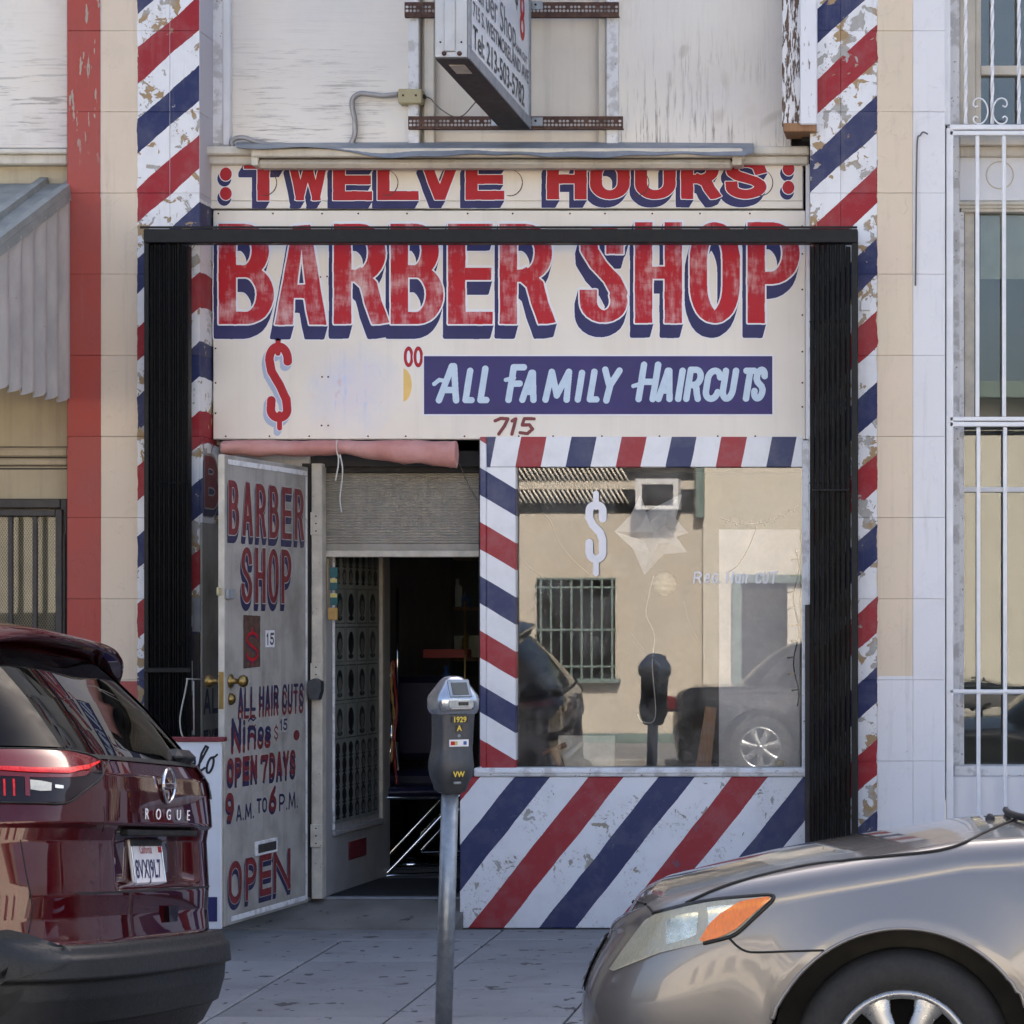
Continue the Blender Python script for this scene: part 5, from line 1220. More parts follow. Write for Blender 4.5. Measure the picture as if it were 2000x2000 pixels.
# ================================================================== RIGHT NEIGHBOUR
rn = thing('right_neighbour_building', 'white neighbouring building right of the peach pier with barred windows', 'building', (PX(1990), .2, 0))
bx('wall', 'white_lavender', rn, PX(1846) + .002, 45, .36, .6, 5.65, 7.3, .0); bx('wall', 'white_lavender', rn, PX(1846) + .002, 45, .10, .6, 0, PZ(1518, .1), .0)  # walls carried far out of view, added to block sky and deepen the shade
bx('wall', 'white_lavender', rn, PX(2300, .1), 45, .1, .6, PZ(1518, .1), 5.64, .0); bx('side_wall', 'white_lavender', rn, PX(1846) + .002, 45, 1.7, 9, 0, 7.2, .0)
Yw = .30
bpx('window_frame', 'white_worn', rn, 1850, 1874, -300, 1518, Yw - .05, Yw + .08, .004)
wn1 = bpx('upper_casing', 'cream_dirty', rn, 1874, 1905, -300, 243, Yw, Yw + .06, .004); bpx('sash', 'cream_dirty', wn1, 1905, 1916, -300, 240, Yw + .02, Yw + .05, .003)
bpx('meeting_rail', 'cream_dirty', wn1, 1916, 2300, 128, 146, Yw + .01, Yw + .05, .003); bpx('pane', 'house_glass', wn1, 1905, 2300, -300, 243, Yw + .052, Yw + .056, .0)
bpx('transom_moulding', 'cream_dirty', rn, 1874, 2300, 262, 284, Yw - .06, Yw + .06, .006); bpx('transom_moulding', 'cream_dirty', rn, 1874, 2300, 285, 306, Yw - .03, Yw + .06, .006)
bpx('transom_panel', 'white_paint', rn, 1874, 2300, 306.5, 392, Yw, Yw + .06, .003)
cxp = P3(1953, 342, Yw - .001); MB().lathe([(.066, -.002), (.068, -.004), (.071, -.004), (.073, -.0)], 30, 'y', tuple(cxp)).build('plug_ring', 'cream_dirty', rn)
for i in range(3): bpx('head_casing', 'trim_cream', rn, 1863 + i * 7, 2300, 393 + i * 7, 400 + i * 7, Yw - .03 + i * .015, Yw + .06, .003)
wn2 = bpx('lower_casing', 'white_worn', rn, 1868, 1883, 414, 1505, Yw - .0, Yw + .06, .004); bpx('inner_stop', 'jamb_cream', wn2, 1884, 1903, 414, 815, Yw + .04, Yw + .06, .003)
bpx('pane', 'house_glass', wn2, 1876, 2300, 414, 1500, Yw + .062, Yw + .066, .0); bpx('muntin', 'white_paint', wn2, 1874, 2300, 951, 961, Yw + .02, Yw + .06, .003); bpx('muntin', 'white_paint', wn2, 1876, 2300, 1348, 1356, Yw + .02, Yw + .06, .003)
bpx('sill', 'white_worn', rn, 1862, 2300, 1496, 1516, Yw - .1, Yw + .06, .006)
bx('room_back', 'interior_wall', rn, PX(1850), 2.2, 1.6, 1.65, 0, 5.6, .0); bx('room_floor', 'interior_wall', rn, PX(1850), 2.2, .42, 1.6, .55, .6, .0); bx('room_wall', 'interior_wall', rn, PX(1846) + .01, PX(1850), .42, 1.6, 0, 5.6, .0)
tag(bpx('roller_blind', 'cream_dirty', None, 1915, 2250, 414, 545, Yw + .12, Yw + .13, .0), 'half lowered blind behind the lower barred window at right', 'blind')
gr = thing('window_grille', 'white security grille of straight bars over the right windows', 'grille', (PX(1990, .12), .12, 0))
gY = .06
bpx('frame_post', 'bars_white', gr, 1848, 1862, 250, 1600, gY - .02, gY + .02, .003); bpx('frame_post', 'bars_white', gr, 1843, 1856, -300, 243, gY - .02, gY + .02, .003)
for a, b in ((243, 253), (255, 264), (814, 822), (824, 833), (1347, 1354)): bpx('rail', 'bars_white', gr, 1855, 2300, a, b, gY - .02 - (a == 243) * .003, gY + .02, .003)
bpx('frame_post', 'bars_white', gr, 2286, 2300, -300, 1600, gY - .022, gY + .018, .003)
for k in range(6):
    px = 1905 + k * 52
    bpx('bar', 'bars_white', gr, px, px + 8, 264.5, 813.5, gY - .012, gY + .012, .003); bpx('bar', 'bars_white', gr, px + 2, px + 10, 833.5, 1640, gY - .012, gY + .012, .003)
    # twisted bar above
    mb = MB(); pts = []; n = 60
    for i in range(n + 1):
        z = PZ(242, gY) + (6.2 - PZ(242, gY)) * i / n; a = i * .62; pts.append([(PX(px - 19, gY) + .010 * math.cos(a + q * math.pi / 2), gY + .010 * math.sin(a + q * math.pi / 2), z) for q in range(5)])
    mb.grid(pts, smooth=False).build('twisted_bar', 'bars_white', gr)
for s in (-1, 1):
    cx = 1934; sp = [P3(cx + s * o_, y_, gY - .01) for o_, y_ in ((24, 206), (29, 209), (33, 204), (31, 196), (24, 192), (15, 194), (8, 203), (5, 214), (5, 222), (8, 232), (15, 240), (24, 242), (31, 238), (33, 231), (28, 227), (24, 231))]
    MB().tube(smooth_path(sp, 2), .0045, 6).build('scroll', 'bars_white', gr)
tag(MB().tube(smooth_path([P3(1812, 262, -.02), P3(1803, 258, -.03), P3(1797, 265, -.02), P3(1792, 272, -.012), P3(1790, 330, -.01), P3(1789, 450, -.01), P3(1788, 558, -.01)], 5), .004, 6).build('wall_wire', 'wire_grey'), 'thin wire running down the edge of the white pier at right', 'wire')

# ================================================================== CARS: surfaces in the car's own axes (X forward, u to its left, z up)
def proj(p): d = p[1] - CY; return EX + F * p[0] / d, EY - F * (p[2] - EYE) / d
class Surf:
    def __init__(s, fn, emp, s0, s1, q0, q1, ns=160, nq=90):
        s.fn = fn; s.M = Matrix.Translation(emp.location) @ emp.rotation_euler.to_matrix().to_4x4()
        s.S = np.linspace(s0, s1, ns); s.Q = np.linspace(q0, q1, nq); s.P = []
        for a in s.S:
            for b in s.Q:
                x, y = proj(s.M @ Vector(fn(a, b))); s.P.append((x, y))
        s.P = np.array(s.P); s.ns, s.nq = ns, nq
    def nrm(s, a, b, e=.002):
        p = Vector(s.fn(a, b)); t = Vector(s.fn(a + e, b)) - Vector(s.fn(a - e, b)); v = Vector(s.fn(a, b + e)) - Vector(s.fn(a, b - e))
        n = t.cross(v)
        return n.normalized() if n.length > 1e-12 else Vector((0, 0, 1))
    def inv(s, px, py):
        d = (s.P[:, 0] - px) ** 2 + (s.P[:, 1] - py) ** 2; i = int(d.argmin()); a, b = s.S[i // s.nq], s.Q[i % s.nq]
        da, db = s.S[1] - s.S[0], s.Q[1] - s.Q[0]; best = d[i]
        for _ in range(16):
            imp = False
            for ka, kb in ((1, 0), (-1, 0), (0, 1), (0, -1), (1, 1), (-1, -1), (1, -1), (-1, 1)):
                x, y = proj(s.M @ Vector(s.fn(a + ka * da, b + kb * db))); e = (x - px) ** 2 + (y - py) ** 2
                if e < best: best, a, b, imp = e, a + ka * da, b + kb * db, True; break
            if not imp: da *= .5; db *= .5
        return a, b
    def px_patch(s, name, mat, parent, tops, bots, off=.004, nc=20, nr=8, sgn=1):
        def dens(L):
            L = [Vector((*p, 0)) for p in L]; n = len(L); out = []
            for i in range(nc + 1):
                t = i / nc * (n - 1); k = min(int(t), n - 2); out.append(L[k].lerp(L[k + 1], t - k))
            return out
        T, B = dens(tops), dens(bots); rows = []
        for t, b in zip(T, B):
            a0, a1 = s.inv(t.x, t.y), s.inv(b.x, b.y); row = []
            for j in range(nr + 1):
                f = j / nr; a, q = a0[0] * (1 - f) + a1[0] * f, a0[1] * (1 - f) + a1[1] * f
                row.append(tuple(Vector(s.fn(a, q)) + s.nrm(a, q) * off * sgn))
            rows.append(row)
        return MB().grid(rows).build(name, mat, parent, fix=False)
    def patch(s, name, mat, parent, ss, q0, q1, off=.0, nr=4, sgn=1):
        """strip between q0(s) and q1(s) for the listed s"""
        rows = []
        for a in ss:
            lo, hi = (q0(a) if callable(q0) else q0), (q1(a) if callable(q1) else q1)
            rows.append([tuple(Vector(s.fn(a, lo + (hi - lo) * j / nr)) + (s.nrm(a, lo + (hi - lo) * j / nr) * off * sgn if off else Vector())) for j in range(nr + 1)])
        return MB().grid(rows).build(name, mat, parent, fix=False)
    def line(s, name, mat, parent, pts, wd=.004, off=.003, sgn=1):
        """seam drawn through photo pixels"""
        ps = []
        for p in smooth_path([(a, b, 0) for a, b in pts], 6):
            a, q = s.inv(p.x, p.y); ps.append(Vector(s.fn(a, q)) + s.nrm(a, q) * off * sgn)
        return MB().tube(ps, wd, 6).build(name, mat, parent)
def wheel(parent, x, side, rad, width, yo, spokes, hubm='hub'):
    w_ = MB(); yo_ = yo * side
    pr = [(rad * .62, -width), (rad * .86, -width), (rad * .97, -width * .85), (rad, -width * .6), (rad, -width * .3), (rad * .985, -width * .12), (rad * .93, .0), (rad * .80, .008), (rad * .70, .004), (rad * .63, -.01)]
    t = w_.lathe([(r, yo_ + h * side) for r, h in pr], 56, 'y', (x, 0, rad)).build('wheel', 'tyre', parent)
    rim = MB().lathe([(r, yo_ + h * side) for r, h in ((rad * .64, -.01), (rad * .635, .0), (rad * .60, .004), (rad * .58, -.02), (rad * .55, -.07), (.0001, -.08))], 48, 'y', (x, 0, rad)).build('rim', 'seam', t)
    MB().lathe([(r, yo_ + h * side) for r, h in ((rad * .645, -.012), (rad * .64, .004), (rad * .60, .007), (rad * .565, -.004))], 56, 'y', (x, 0, rad)).build('rim_edge', hubm, t)
    for k in range(spokes):
        a = 2 * math.pi * (k + .25) / spokes; mb = MB(); ring = []
        for r, hw, h in ((rad * .10, .035, .012), (rad * .25, .028, .012), (rad * .45, .034, .004), (rad * .585, .052, .0)):
            c, s_ = math.cos(a), math.sin(a); row = []
            for tt, dh in ((-1, -.012), (-.75, 0), (0, .006), (.75, 0), (1, -.012)):
                row.append((x + r * c - s_ * hw * tt, yo_ + (h + dh) * side, rad + r * s_ + c * hw * tt))
            ring.append(row)
        mb.grid(ring).build('spoke', hubm, t)
    MB().lathe([(r, yo_ + h * side) for r, h in ((.0001, .022), (.03, .02), (.036, .01), (.04, .0))], 24, 'y', (x, 0, rad)).build('hub_cap', hubm, t)
    return t

# ------------------------------------------------------------------ silver sedan at right, parked at the kerb, facing left
sed = thing('silver_sedan', 'silver sedan parked at the kerb at lower right, facing left', 'car', (-.165, -4.40, -.145), (R(2.8), 0, math.pi)); LOCAL.add(sed.name)
WA, XF, LF, NF = .915, 1.06, .80, 2.9
AR, AZ = .408, .322
def s_out(s):
    """plan outline of the left half: front centre (s = 0) to rear centre (s = 1)"""
    if s <= .18: u = max(s, 0) / .18 * .80 * WA; X = XF - LF + LF * (1 - (u / WA) ** NF) ** (1 / NF); return X, (u if s >= 0 else s)
    if s <= .36:
        X0 = XF - LF + LF * (1 - .80 ** NF) ** (1 / NF); X = X0 + (XF - LF - X0) * (s - .18) / .18; u = WA * max(0, 1 - max(0, (X - XF + LF) / LF) ** NF) ** (1 / NF); return X, u
    if s <= .86: return XF - LF + (-3.1 - (XF - LF)) * (s - .36) / .5, WA
    t = (s - .86) / .14 * math.pi / 2; return -3.1 - .65 * math.sin(min(t, 1.57)) ** .8, WA * max(0., math.cos(min(t, 1.5708))) ** .55
def s_nin(s):
    X0, u0 = s_out(max(s - .004, 0)); X1, u1 = s_out(s + .004); t = Vector((X1 - X0, u1 - u0)); t = t.normalized() if t.length > 1e-9 else Vector((0, 1)); return Vector((t.y, -t.x)) * -1   # inward
HC = [(-3.8, .88), (-3.5, .99), (-2.7, 1.02), (-.7, .99), (-.45, 1.05), (-.19, 1.035), (.01, 1.0), (.30, .953), (.45, .925), (.80, .84), (.93, .778), (1.02, .715), (1.10, .66)]
def s_H(X, u): return float(np.interp(X, [a for a, _ in HC], [b for _, b in HC])) - .055 * min(1, abs(u) / .9) ** 2.4
def s_zb(X):
    for c in (0, -2.775):
        if abs(X - c) < AR: return max(.2, AZ + math.sqrt(AR * AR - (X - c) ** 2))
    return .20
def s_fn(s, q):
    X, u = s_out(s); n = s_nin(s); fwd = max(0., -n.x) ** 1.5; r = .055 + .035 * (1 - fwd)
    zs = s_H(X + n.x * r, u + n.y * r) - r; zb = min(s_zb(X) if s > .2 else .20, zs - .02)
    def ins(z):
        i = .05 * ((.60 - z) / .4) ** 2 if z < .60 else .055 * ((z - .60) / .3) ** 2
        i += fwd * (.15 * max(0, (z - .42) / .33) ** 1.7 + .05 * max(0, (.34 - z) / .2) ** 2 - .035 * max(0, (z - .60) / .3) ** 2)
        for c in (0, -2.775):          # flared wheel arches
            d = math.hypot(X - c, z - AZ) - AR
            if s > .2 and d < .16: i -= .016 * (1 - max(0, d) / .16) ** 2 - .004 * max(0, 1 - max(0, d) / .03)
        return i
    if q <= 1:
        z = zb + (zs - zb) * q; i = ins(z); return (X + n.x * i, u + n.y * i, z)
    i0 = ins(zs)
    if q <= 2:
        a = (q - 1) * math.pi / 2; i = i0 + r * (1 - math.cos(a)); return (X + n.x * i, u + n.y * i, zs + r * math.sin(a))
    f = q - 2; Xa, ua = X + n.x * (i0 + r), u + n.y * (i0 + r)
    Xc = Xa * .97 + .03 if X > 0 else Xa; Xc = min(Xa + (XF - .2 - Xa) * .12, XF - .22) if X > -.2 else Xa
    Xn, un = Xa + (Xc - Xa) * f, ua * (1 - f)
    z_ = s_H(Xn, un); z_ += (zs + r - s_H(Xa, ua)) * (1 - f) ** 3
    return (Xn, un, z_)
ss = sorted(set([i * .36 / 48 for i in range(49)] + [.36 + .5 * i / 110 for i in range(111)] + [.86 + .14 * i / 10 for i in range(11)] + [.36 + .5 * ((XF - LF) - (c + k * AR * math.cos(R(a)))) / (3.1 + XF - LF) for c in (0, -2.775) for k in (-1, 1) for a in range(0, 90, 4) if (XF - LF) >= c + k * AR * math.cos(R(a))]))
ss = [s for i, s in enumerate(ss) if i == 0 or s - ss[i - 1] > 8e-4]
SF = Surf(s_fn, sed, 0.0, .75, 0.02, 2.98, 190, 150)
def mir(o, name, parent):
    me = o.data.copy(); me.transform(Matrix.Diagonal((1, -1, 1, 1))); me.flip_normals(); p = bpy.data.objects.new(name, me); COL.objects.link(p); p.parent = parent; return p
HS = [s for s in ss if s <= .36 + .5 * ((XF - LF) + .44) / (3.1 + XF - LF)]          # hood reaches the cowl
RS = [s for s in ss if s >= HS[-1] - 1e-9]
o = MB().grid([[s_fn(s, q) for q in np.linspace(0, 2, 41)] for s in ss]).build('body_side', 'silver_paint', sed, fix=False); mir(o, 'body_side', sed)
o = MB().grid([[s_fn(s, q) for q in np.linspace(2, 3, 16)] for s in HS]).build('hood', 'silver_paint', sed, fix=False); mir(o, 'hood', sed)
o = MB().grid([[s_fn(s, q) for q in np.linspace(2, 3, 6)] for s in RS]).build('deck', 'silver_paint', sed, fix=False); mir(o, 'deck', sed)
# lamps and seams, placed where the photograph shows them on the near side
hl = SF.px_patch('headlight', 'lamp_silver', sed, [(1192, 1893), (1222, 1850), (1262, 1797), (1290, 1781), (1345, 1768), (1400, 1759), (1455, 1754), (1503, 1751)], [(1200, 1897), (1240, 1881), (1290, 1861), (1335, 1850), (1375, 1842), (1415, 1832), (1445, 1815), (1508, 1756)], .004, 28, 10)
SF.px_patch('amber_lens', 'lens_amber', hl, [(1370, 1837), (1388, 1806), (1416, 1780), (1448, 1761), (1503, 1752)], [(1376, 1840), (1410, 1831), (1440, 1815), (1468, 1790), (1506, 1758)], .0145, 14, 6)
SF.px_patch('lamp_bowl', 'reflector_bowl', hl, [(1382, 1773), (1400, 1770), (1425, 1768), (1442, 1767)], [(1384, 1812), (1392, 1806), (1405, 1796), (1430, 1776)], .006, 10, 5)
SF.px_patch('lamp_bowl', 'reflector_bowl', hl, [(1302, 1800), (1325, 1788), (1350, 1783), (1366, 1782)], [(1304, 1845), (1325, 1840), (1345, 1834), (1362, 1826)], .006, 10, 5)
SF.px_patch('lamp_cover', 'lens_clear', hl, [(1192, 1893), (1222, 1850), (1262, 1797), (1290, 1781), (1345, 1768), (1400, 1759), (1455, 1754), (1503, 1751)], [(1200, 1897), (1240, 1881), (1290, 1861), (1335, 1850), (1375, 1842), (1415, 1832), (1445, 1815), (1508, 1756)], .011, 28, 10)
SF.line('lamp_gasket', 'rubber_black', hl, [(1277, 1784), (1345, 1767), (1400, 1757), (1460, 1751), (1500, 1748), (1511, 1751), (1505, 1763), (1470, 1796), (1445, 1819), (1426, 1830), (1375, 1843)], .006, .004)
mir(hl, 'headlight', sed)
SF.line('bumper_seam', 'seam', sed, [(1424, 1832), (1440, 1848), (1458, 1858), (1482, 1860), (1545, 1858), (1610, 1856)], .0035, .001)
SF.line('hood_gap', 'seam', sed, [(1225, 1757), (1250, 1762), (1266, 1770), (1276, 1783)], .004, .001)
SF.line('hood_gap', 'seam', sed, [(1340, 1764), (1400, 1737), (1480, 1712), (1580, 1690), (1700, 1676), (1800, 1666), (1845, 1659), (1880, 1648), (1920, 1628), (1960, 1610), (1995, 1597)], .0055, .001)
gr_ = SF.patch('grille', 'seam', sed, [0, .01, .02, .04, .06, .08, .10], lambda s: .62, lambda s: .97, .006, 4); mir(gr_, 'grille', sed)
for k in range(4):
    q = .66 + .09 * k; b_ = SF.patch('grille_bar', 'chrome', gr_, [0, .02, .04, .06, .08, .098], q, q + .03, .012, 2)
lg = SF.patch('lower_intake', 'rubber_black', sed, [i * .012 for i in range(12)], .05, .28, .005, 4); mir(lg, 'lower_intake', sed)
SF.patch('bumper_lip', 'silver_paint', sed, [i * .02 for i in range(17)], .0, .05, .012, 2)
SF.line('arch_lip', 'silver_paint', sed, [tuple(proj(SF.M @ Vector((AR * math.cos(R(a)), .915, AZ + AR * math.sin(R(a)))))) for a in range(20, 161, 8)], .006, .0)
# wheel wells and wheels
for c in (0, -2.775):
    for sd2 in (1, -1):
        rows = [[(c + (AR + .004) * math.cos(R(a)), sd2 * yy, AZ + (AR + .004) * math.sin(R(a))) for yy in (.90, .5)] for a in range(-20, 201, 8)]
        MB().grid(rows).build('wheel_well', 'rubber_black', sed)
        MB().add([(c, sd2 * .52, AZ)] + [(c + (AR + .003) * math.cos(R(a)), sd2 * .52, AZ + (AR + .003) * math.sin(R(a))) for a in range(-20, 201, 10)], [(0, i, i + 1) for i in range(1, 22)]).build('wheel_well', 'rubber_black', sed)
        wheel(sed, c, sd2, .332, .21, .885, 7)
# cabin
def cab(s_, p, side):
    """greenhouse: s_ runs front centre to rear centre, p from belt to roof"""
    t = s_ * math.pi; n_ = 3.6; p = max(p, 0.0)
    cx, hx, hw = -1.76 + .02 * p, 1.31 - .66 * p ** .9, .80 - .215 * p ** 1.1
    c, s2 = math.cos(t), math.sin(t); X = cx + hx * math.copysign(abs(c) ** (2 / n_), c); u = hw * abs(s2) ** (2 / n_)
    zb_ = s_H(X, u * .95) - .02; return (X, side * u, zb_ + (1.44 - zb_ - .03 * (u / .6) ** 2) * math.sin(p * math.pi / 2) ** .92)
for side in (1, -1):
    N_ = 48
    def cpart(name, mat, s0, s1, p0, p1, off=0):
        rows = []
        for i in range(N_ + 1):
            a = s0 + (s1 - s0) * i / N_; row = []
            for j in range(9):
                p = p0 + (p1 - p0) * j / 8; v = Vector(cab(a, p, side)); cn = Vector((-1.6, 0, .9)); d = (v - cn).normalized(); row.append(tuple(v + d * off))
            rows.append(row)
        return MB().grid(rows).build(name, mat, sed)
    cpart('window_glass', 'car_glass', 0, 1, 0, .8)
    cpart('roof', 'silver_paint', 0, 1, .8, 1.0)
    cpart('a_pillar', 'silver_paint', .295, .345, -.05, .82, .008); cpart('b_pillar', 'rubber_black', .50, .53, 0, .82, .006); cpart('c_pillar', 'silver_paint', .66, .74, 0, .82, .008)
MB().add([cab(i / 30, 1.0, 1) for i in range(31)] + [cab(i / 30, 1.0, -1) for i in range(30, -1, -1)], [tuple(range(62))]).build('roof_top', 'silver_paint', sed)
MB().box(-2.7, -.5, -.66, .66, .4, .93, .05).build('seats', 'interior_dark', sed)
MB().tube(smooth_path([(-.40, .60, 1.045), (-.36, .45, 1.05), (-.33, .2, 1.055), (-.33, -.2, 1.055)], 6), [.012] * 19, 6).build('wiper_cowl', 'rubber_black', sed)
MB().lathe([(.0001, .0), (.016, .002), (.016, .02), (.008, .034), (.0001, .036)], 10, 'z', (-.27, .3, 1.02)).build('washer_nozzle', 'rubber_black', sed)
MB().box(-3.6, .75, -.8, .8, .17, .30, .03).build('underbody', 'rubber_black', sed)

# ------------------------------------------------------------------ dark red crossover at left, seen from behind
rog = thing('red_crossover', 'dark red crossover parked at lower left, its tailgate towards us', 'car', (-2.685, -4.30, -.137), (R(5.0), 0, math.pi - R(1.0))); LOCAL.add(rog.name)
LV = [(.22, -.16, .78), (.26, -.05, .85), (.30, .0, .88), (.365, .03, .90), (.375, .048, .905), (.45, .066, .912), (.505, .068, .915), (.512, .088, .92), (.575, .080, .92), (.585, .066, .918), (.612, .058, .915), (.618, .006, .912), (.64, .004, .912), (.70, -.002, .912), (.77, .002, .91), (.80, .0, .91), (.94, -.010, .905), (.978, -.004, .902), (.99, .010, .90), (1.03, .008, .892), (1.10, .004, .875), (1.15, -.004, .852), (1.20, -.035, .82), (1.235, -.062, .795), (1.30, -.115, .77), (1.40, -.20, .735), (1.50, -.30, .70), (1.57, -.38, .675), (1.62, -.50, .66), (1.66, -.70, .60), (1.685, -.98, .5)]
LZ, LXR, LW = (np.array([l[i] for l in LV]) for i in range(3))
def sm(x, a, b): t = min(1, max(0, (x - a) / (b - a))); return t * t * (3 - 2 * t)
def r_fn_side(side):
    def fn(s, z):
        xr, w_ = float(np.interp(z, LZ, LXR)), float(np.interp(z, LZ, LW)); L, n = .50, 3.7
        if s <= .225: u = w_ * .84 * s / .225; X = -xr + L * (1 - max(0, 1 - (abs(u) / w_) ** n) ** (1 / n))
        elif s <= .45:
            X0 = L * (1 - (1 - .84 ** n) ** (1 / n)); d = X0 + (L - X0) * (s - .225) / .225; u = w_ * max(0, 1 - max(0, (L - d) / L) ** n) ** (1 / n); X = -xr + d
        elif s <= .92: X = -xr + L + (3.75 + xr - L) * (s - .45) / .47; u = w_
        else: t = (s - .92) / .08; X = 3.75 + .55 * t ** .6; u = w_ * max(0, 1 - t ** 2.2) ** .5
        rec = sm(abs(u), .47, .40) if False else (1 - sm(abs(u), .36, .44)) * sm(z, .775, .815) * (1 - sm(z, .968, .982)) * .062
        return (X + rec, u * side, z)
    return fn
RF = {1: r_fn_side(1), -1: r_fn_side(-1)}
sr = sorted(set([i * .45 / 60 for i in range(61)] + [.45 + .47 * i / 30 for i in range(31)] + [.92 + .08 * i / 8 for i in range(9)]))
def zs_(a, b, extra=()): return sorted(set([a + (b - a) * i / max(4, int((b - a) / .012)) for i in range(max(4, int((b - a) / .012)) + 1)] + [z for z in LZ if a < z < b] + list(extra)))
def clad_top(s): return .615 + (.07 * sm(s, .30, .45))
for side in (1, -1):
    f_ = RF[side]
    MB().grid([[f_(s, z) for z in zs_(.22, .617)] for s in sr]).build('lower_bumper', 'cladding', rog)
    MB().grid([[f_(s, z) for z in zs_(.617, 1.205)] for s in sr]).build('body_panel', 'red_paint', rog)
    MB().grid([[f_(s, z) for z in zs_(1.205, 1.565)] for s in sr]).build('rear_glass', 'car_glass', rog)
    MB().grid([[f_(s, z) for z in zs_(1.565, 1.685)] for s in sr]).build('roof', 'red_paint', rog)
MB().box(.35, 3.6, -.72, .72, .4, 1.2, .05).build('seats', 'interior_dark', rog)
MB().add([RF[1](s, 1.684) for s in sr] + [RF[-1](s, 1.684) for s in sr[::-1]], [tuple(range(2 * len(sr)))]).build('roof_top', 'red_paint', rog)
MB().box(.3, 4.0, -.8, .8, .2, .35, .02).build('underbody', 'rubber_black', rog)
for X in (.95, 3.65):
    for side in (1, -1): wheel(rog, X, side, .355, .22, .925, 5)
SR = {1: Surf(RF[1], rog, 0, .60, .23, 1.66, 150, 150), -1: Surf(RF[-1], rog, 0, .45, .23, 1.66, 110, 150)}
NS, FS = SR[1], SR[-1]        # near (street) side and kerb side
# sign of outward normals differs between the halves
sg = {k: (1 if SR[k].nrm(.1, 1.05).x < 0 else -1) for k in (1, -1)}
# lamps on the near corner
tl_ = NS.px_patch('tail_light', 'lens_red', rog, [(-60, 1462), (0, 1466), (70, 1467), (130, 1470), (168, 1478), (192, 1488)], [(-60, 1518), (0, 1517), (70, 1520), (130, 1520), (165, 1516), (192, 1489)], .008, 24, 8, sg[1])
NS.px_patch('smoked_lens', 'lens_dark', tl_, [(-60, 1518.5), (0, 1517.5), (70, 1520.5), (130, 1520.5), (165, 1516.5), (196, 1500)], [(-60, 1570), (0, 1566), (70, 1567), (124, 1567), (160, 1545), (194, 1521)], .007, 24, 8, sg[1])
NS.px_patch('reverse_lamp', 'lamp_silver', tl_, [(57, 1525), (78, 1527), (98, 1531)], [(58, 1543), (78, 1546), (97, 1545)], .010, 8, 4, sg[1])
NS.px_patch('red_bar', 'lens_red', tl_, [(47, 1520), (52, 1520), (56, 1520)], [(48, 1555), (53, 1556), (57, 1556)], .0105, 3, 6, sg[1])
NS.px_patch('light_band', 'lamp_band', tl_, [(-60, 1500), (0, 1500), (70, 1503), (130, 1503), (168, 1497), (190, 1489)], [(-60, 1507), (0, 1507), (70, 1511), (130, 1512), (168, 1506), (191, 1492)], .0115, 20, 3, sg[1])
for a_ in (6, 24): NS.px_patch('red_bar', 'lamp_band', tl_, [(a_, 1524), (a_ + 2, 1524), (a_ + 4, 1524)], [(a_ + 1, 1556), (a_ + 3, 1556), (a_ + 5, 1556)], .0105, 2, 5, sg[1])
NS.px_patch('clear_strip', 'reflector_bowl', tl_, [(104, 1534), (112, 1535), (120, 1536)], [(104, 1540), (112, 1541), (120, 1541)], .0105, 3, 2, sg[1])
NS.line('lamp_gasket', 'seam', tl_, [(-60, 1461), (0, 1464), (70, 1465), (130, 1468), (170, 1476), (194, 1488), (198, 1500), (194, 1521), (160, 1547), (126, 1569), (70, 1569), (0, 1568)], .0035, .006, sg[1])
# the matching lamp on the kerb side
o = FS.patch('tail_light', 'lens_red', rog, [.16 + .011 * i for i in range(26)], lambda s: 1.165, lambda s: 1.205 + .0 * s, .008, 4, sg[-1]); FS.patch('smoked_lens', 'lens_dark', o, [.17 + .011 * i for i in range(25)], 1.09, 1.164, .007, 4, sg[-1])
# panel gaps
for side, Sx in SR.items():
    g_ = sg[side]
    Sx.patch('glass_gap', 'seam', rog, [i * .0125 for i in range(19)], 1.198, 1.212, .004, 1, g_)
    Sx.patch('hatch_gap', 'seam', rog, [i * .0125 for i in range(17)], .772, .778, .002, 1, g_)
NS.line('hatch_gap', 'seam', rog, [(214, 1477), (208, 1495), (193, 1521), (160, 1548), (128, 1570)], .003, .001, sg[1])
NS.line('hatch_gap', 'seam', rog, [(203, 1575), (205, 1600), (200, 1625)], .0015, .0, sg[1])
NS.line('bumper_gap', 'seam', rog, [(40, 1640), (50, 1700), (63, 1770), (56, 1822)], .002, .0, sg[1])
NS.px_patch('wheel_cladding', 'cladding', rog, [(-80, 1835), (0, 1817), (15, 1815), (56, 1825), (100, 1841), (137, 1856)], [(-80, 1990), (0, 1920), (15, 1915), (56, 1905), (100, 1895), (137, 1880)], .006, 16, 8, sg[1])
NS.px_patch('fog_recess', 'seam', rog, [(-10, 1945), (20, 1940), (46, 1930)], [(-10, 1995), (20, 1972), (40, 1950)], .002, 6, 4, sg[1])
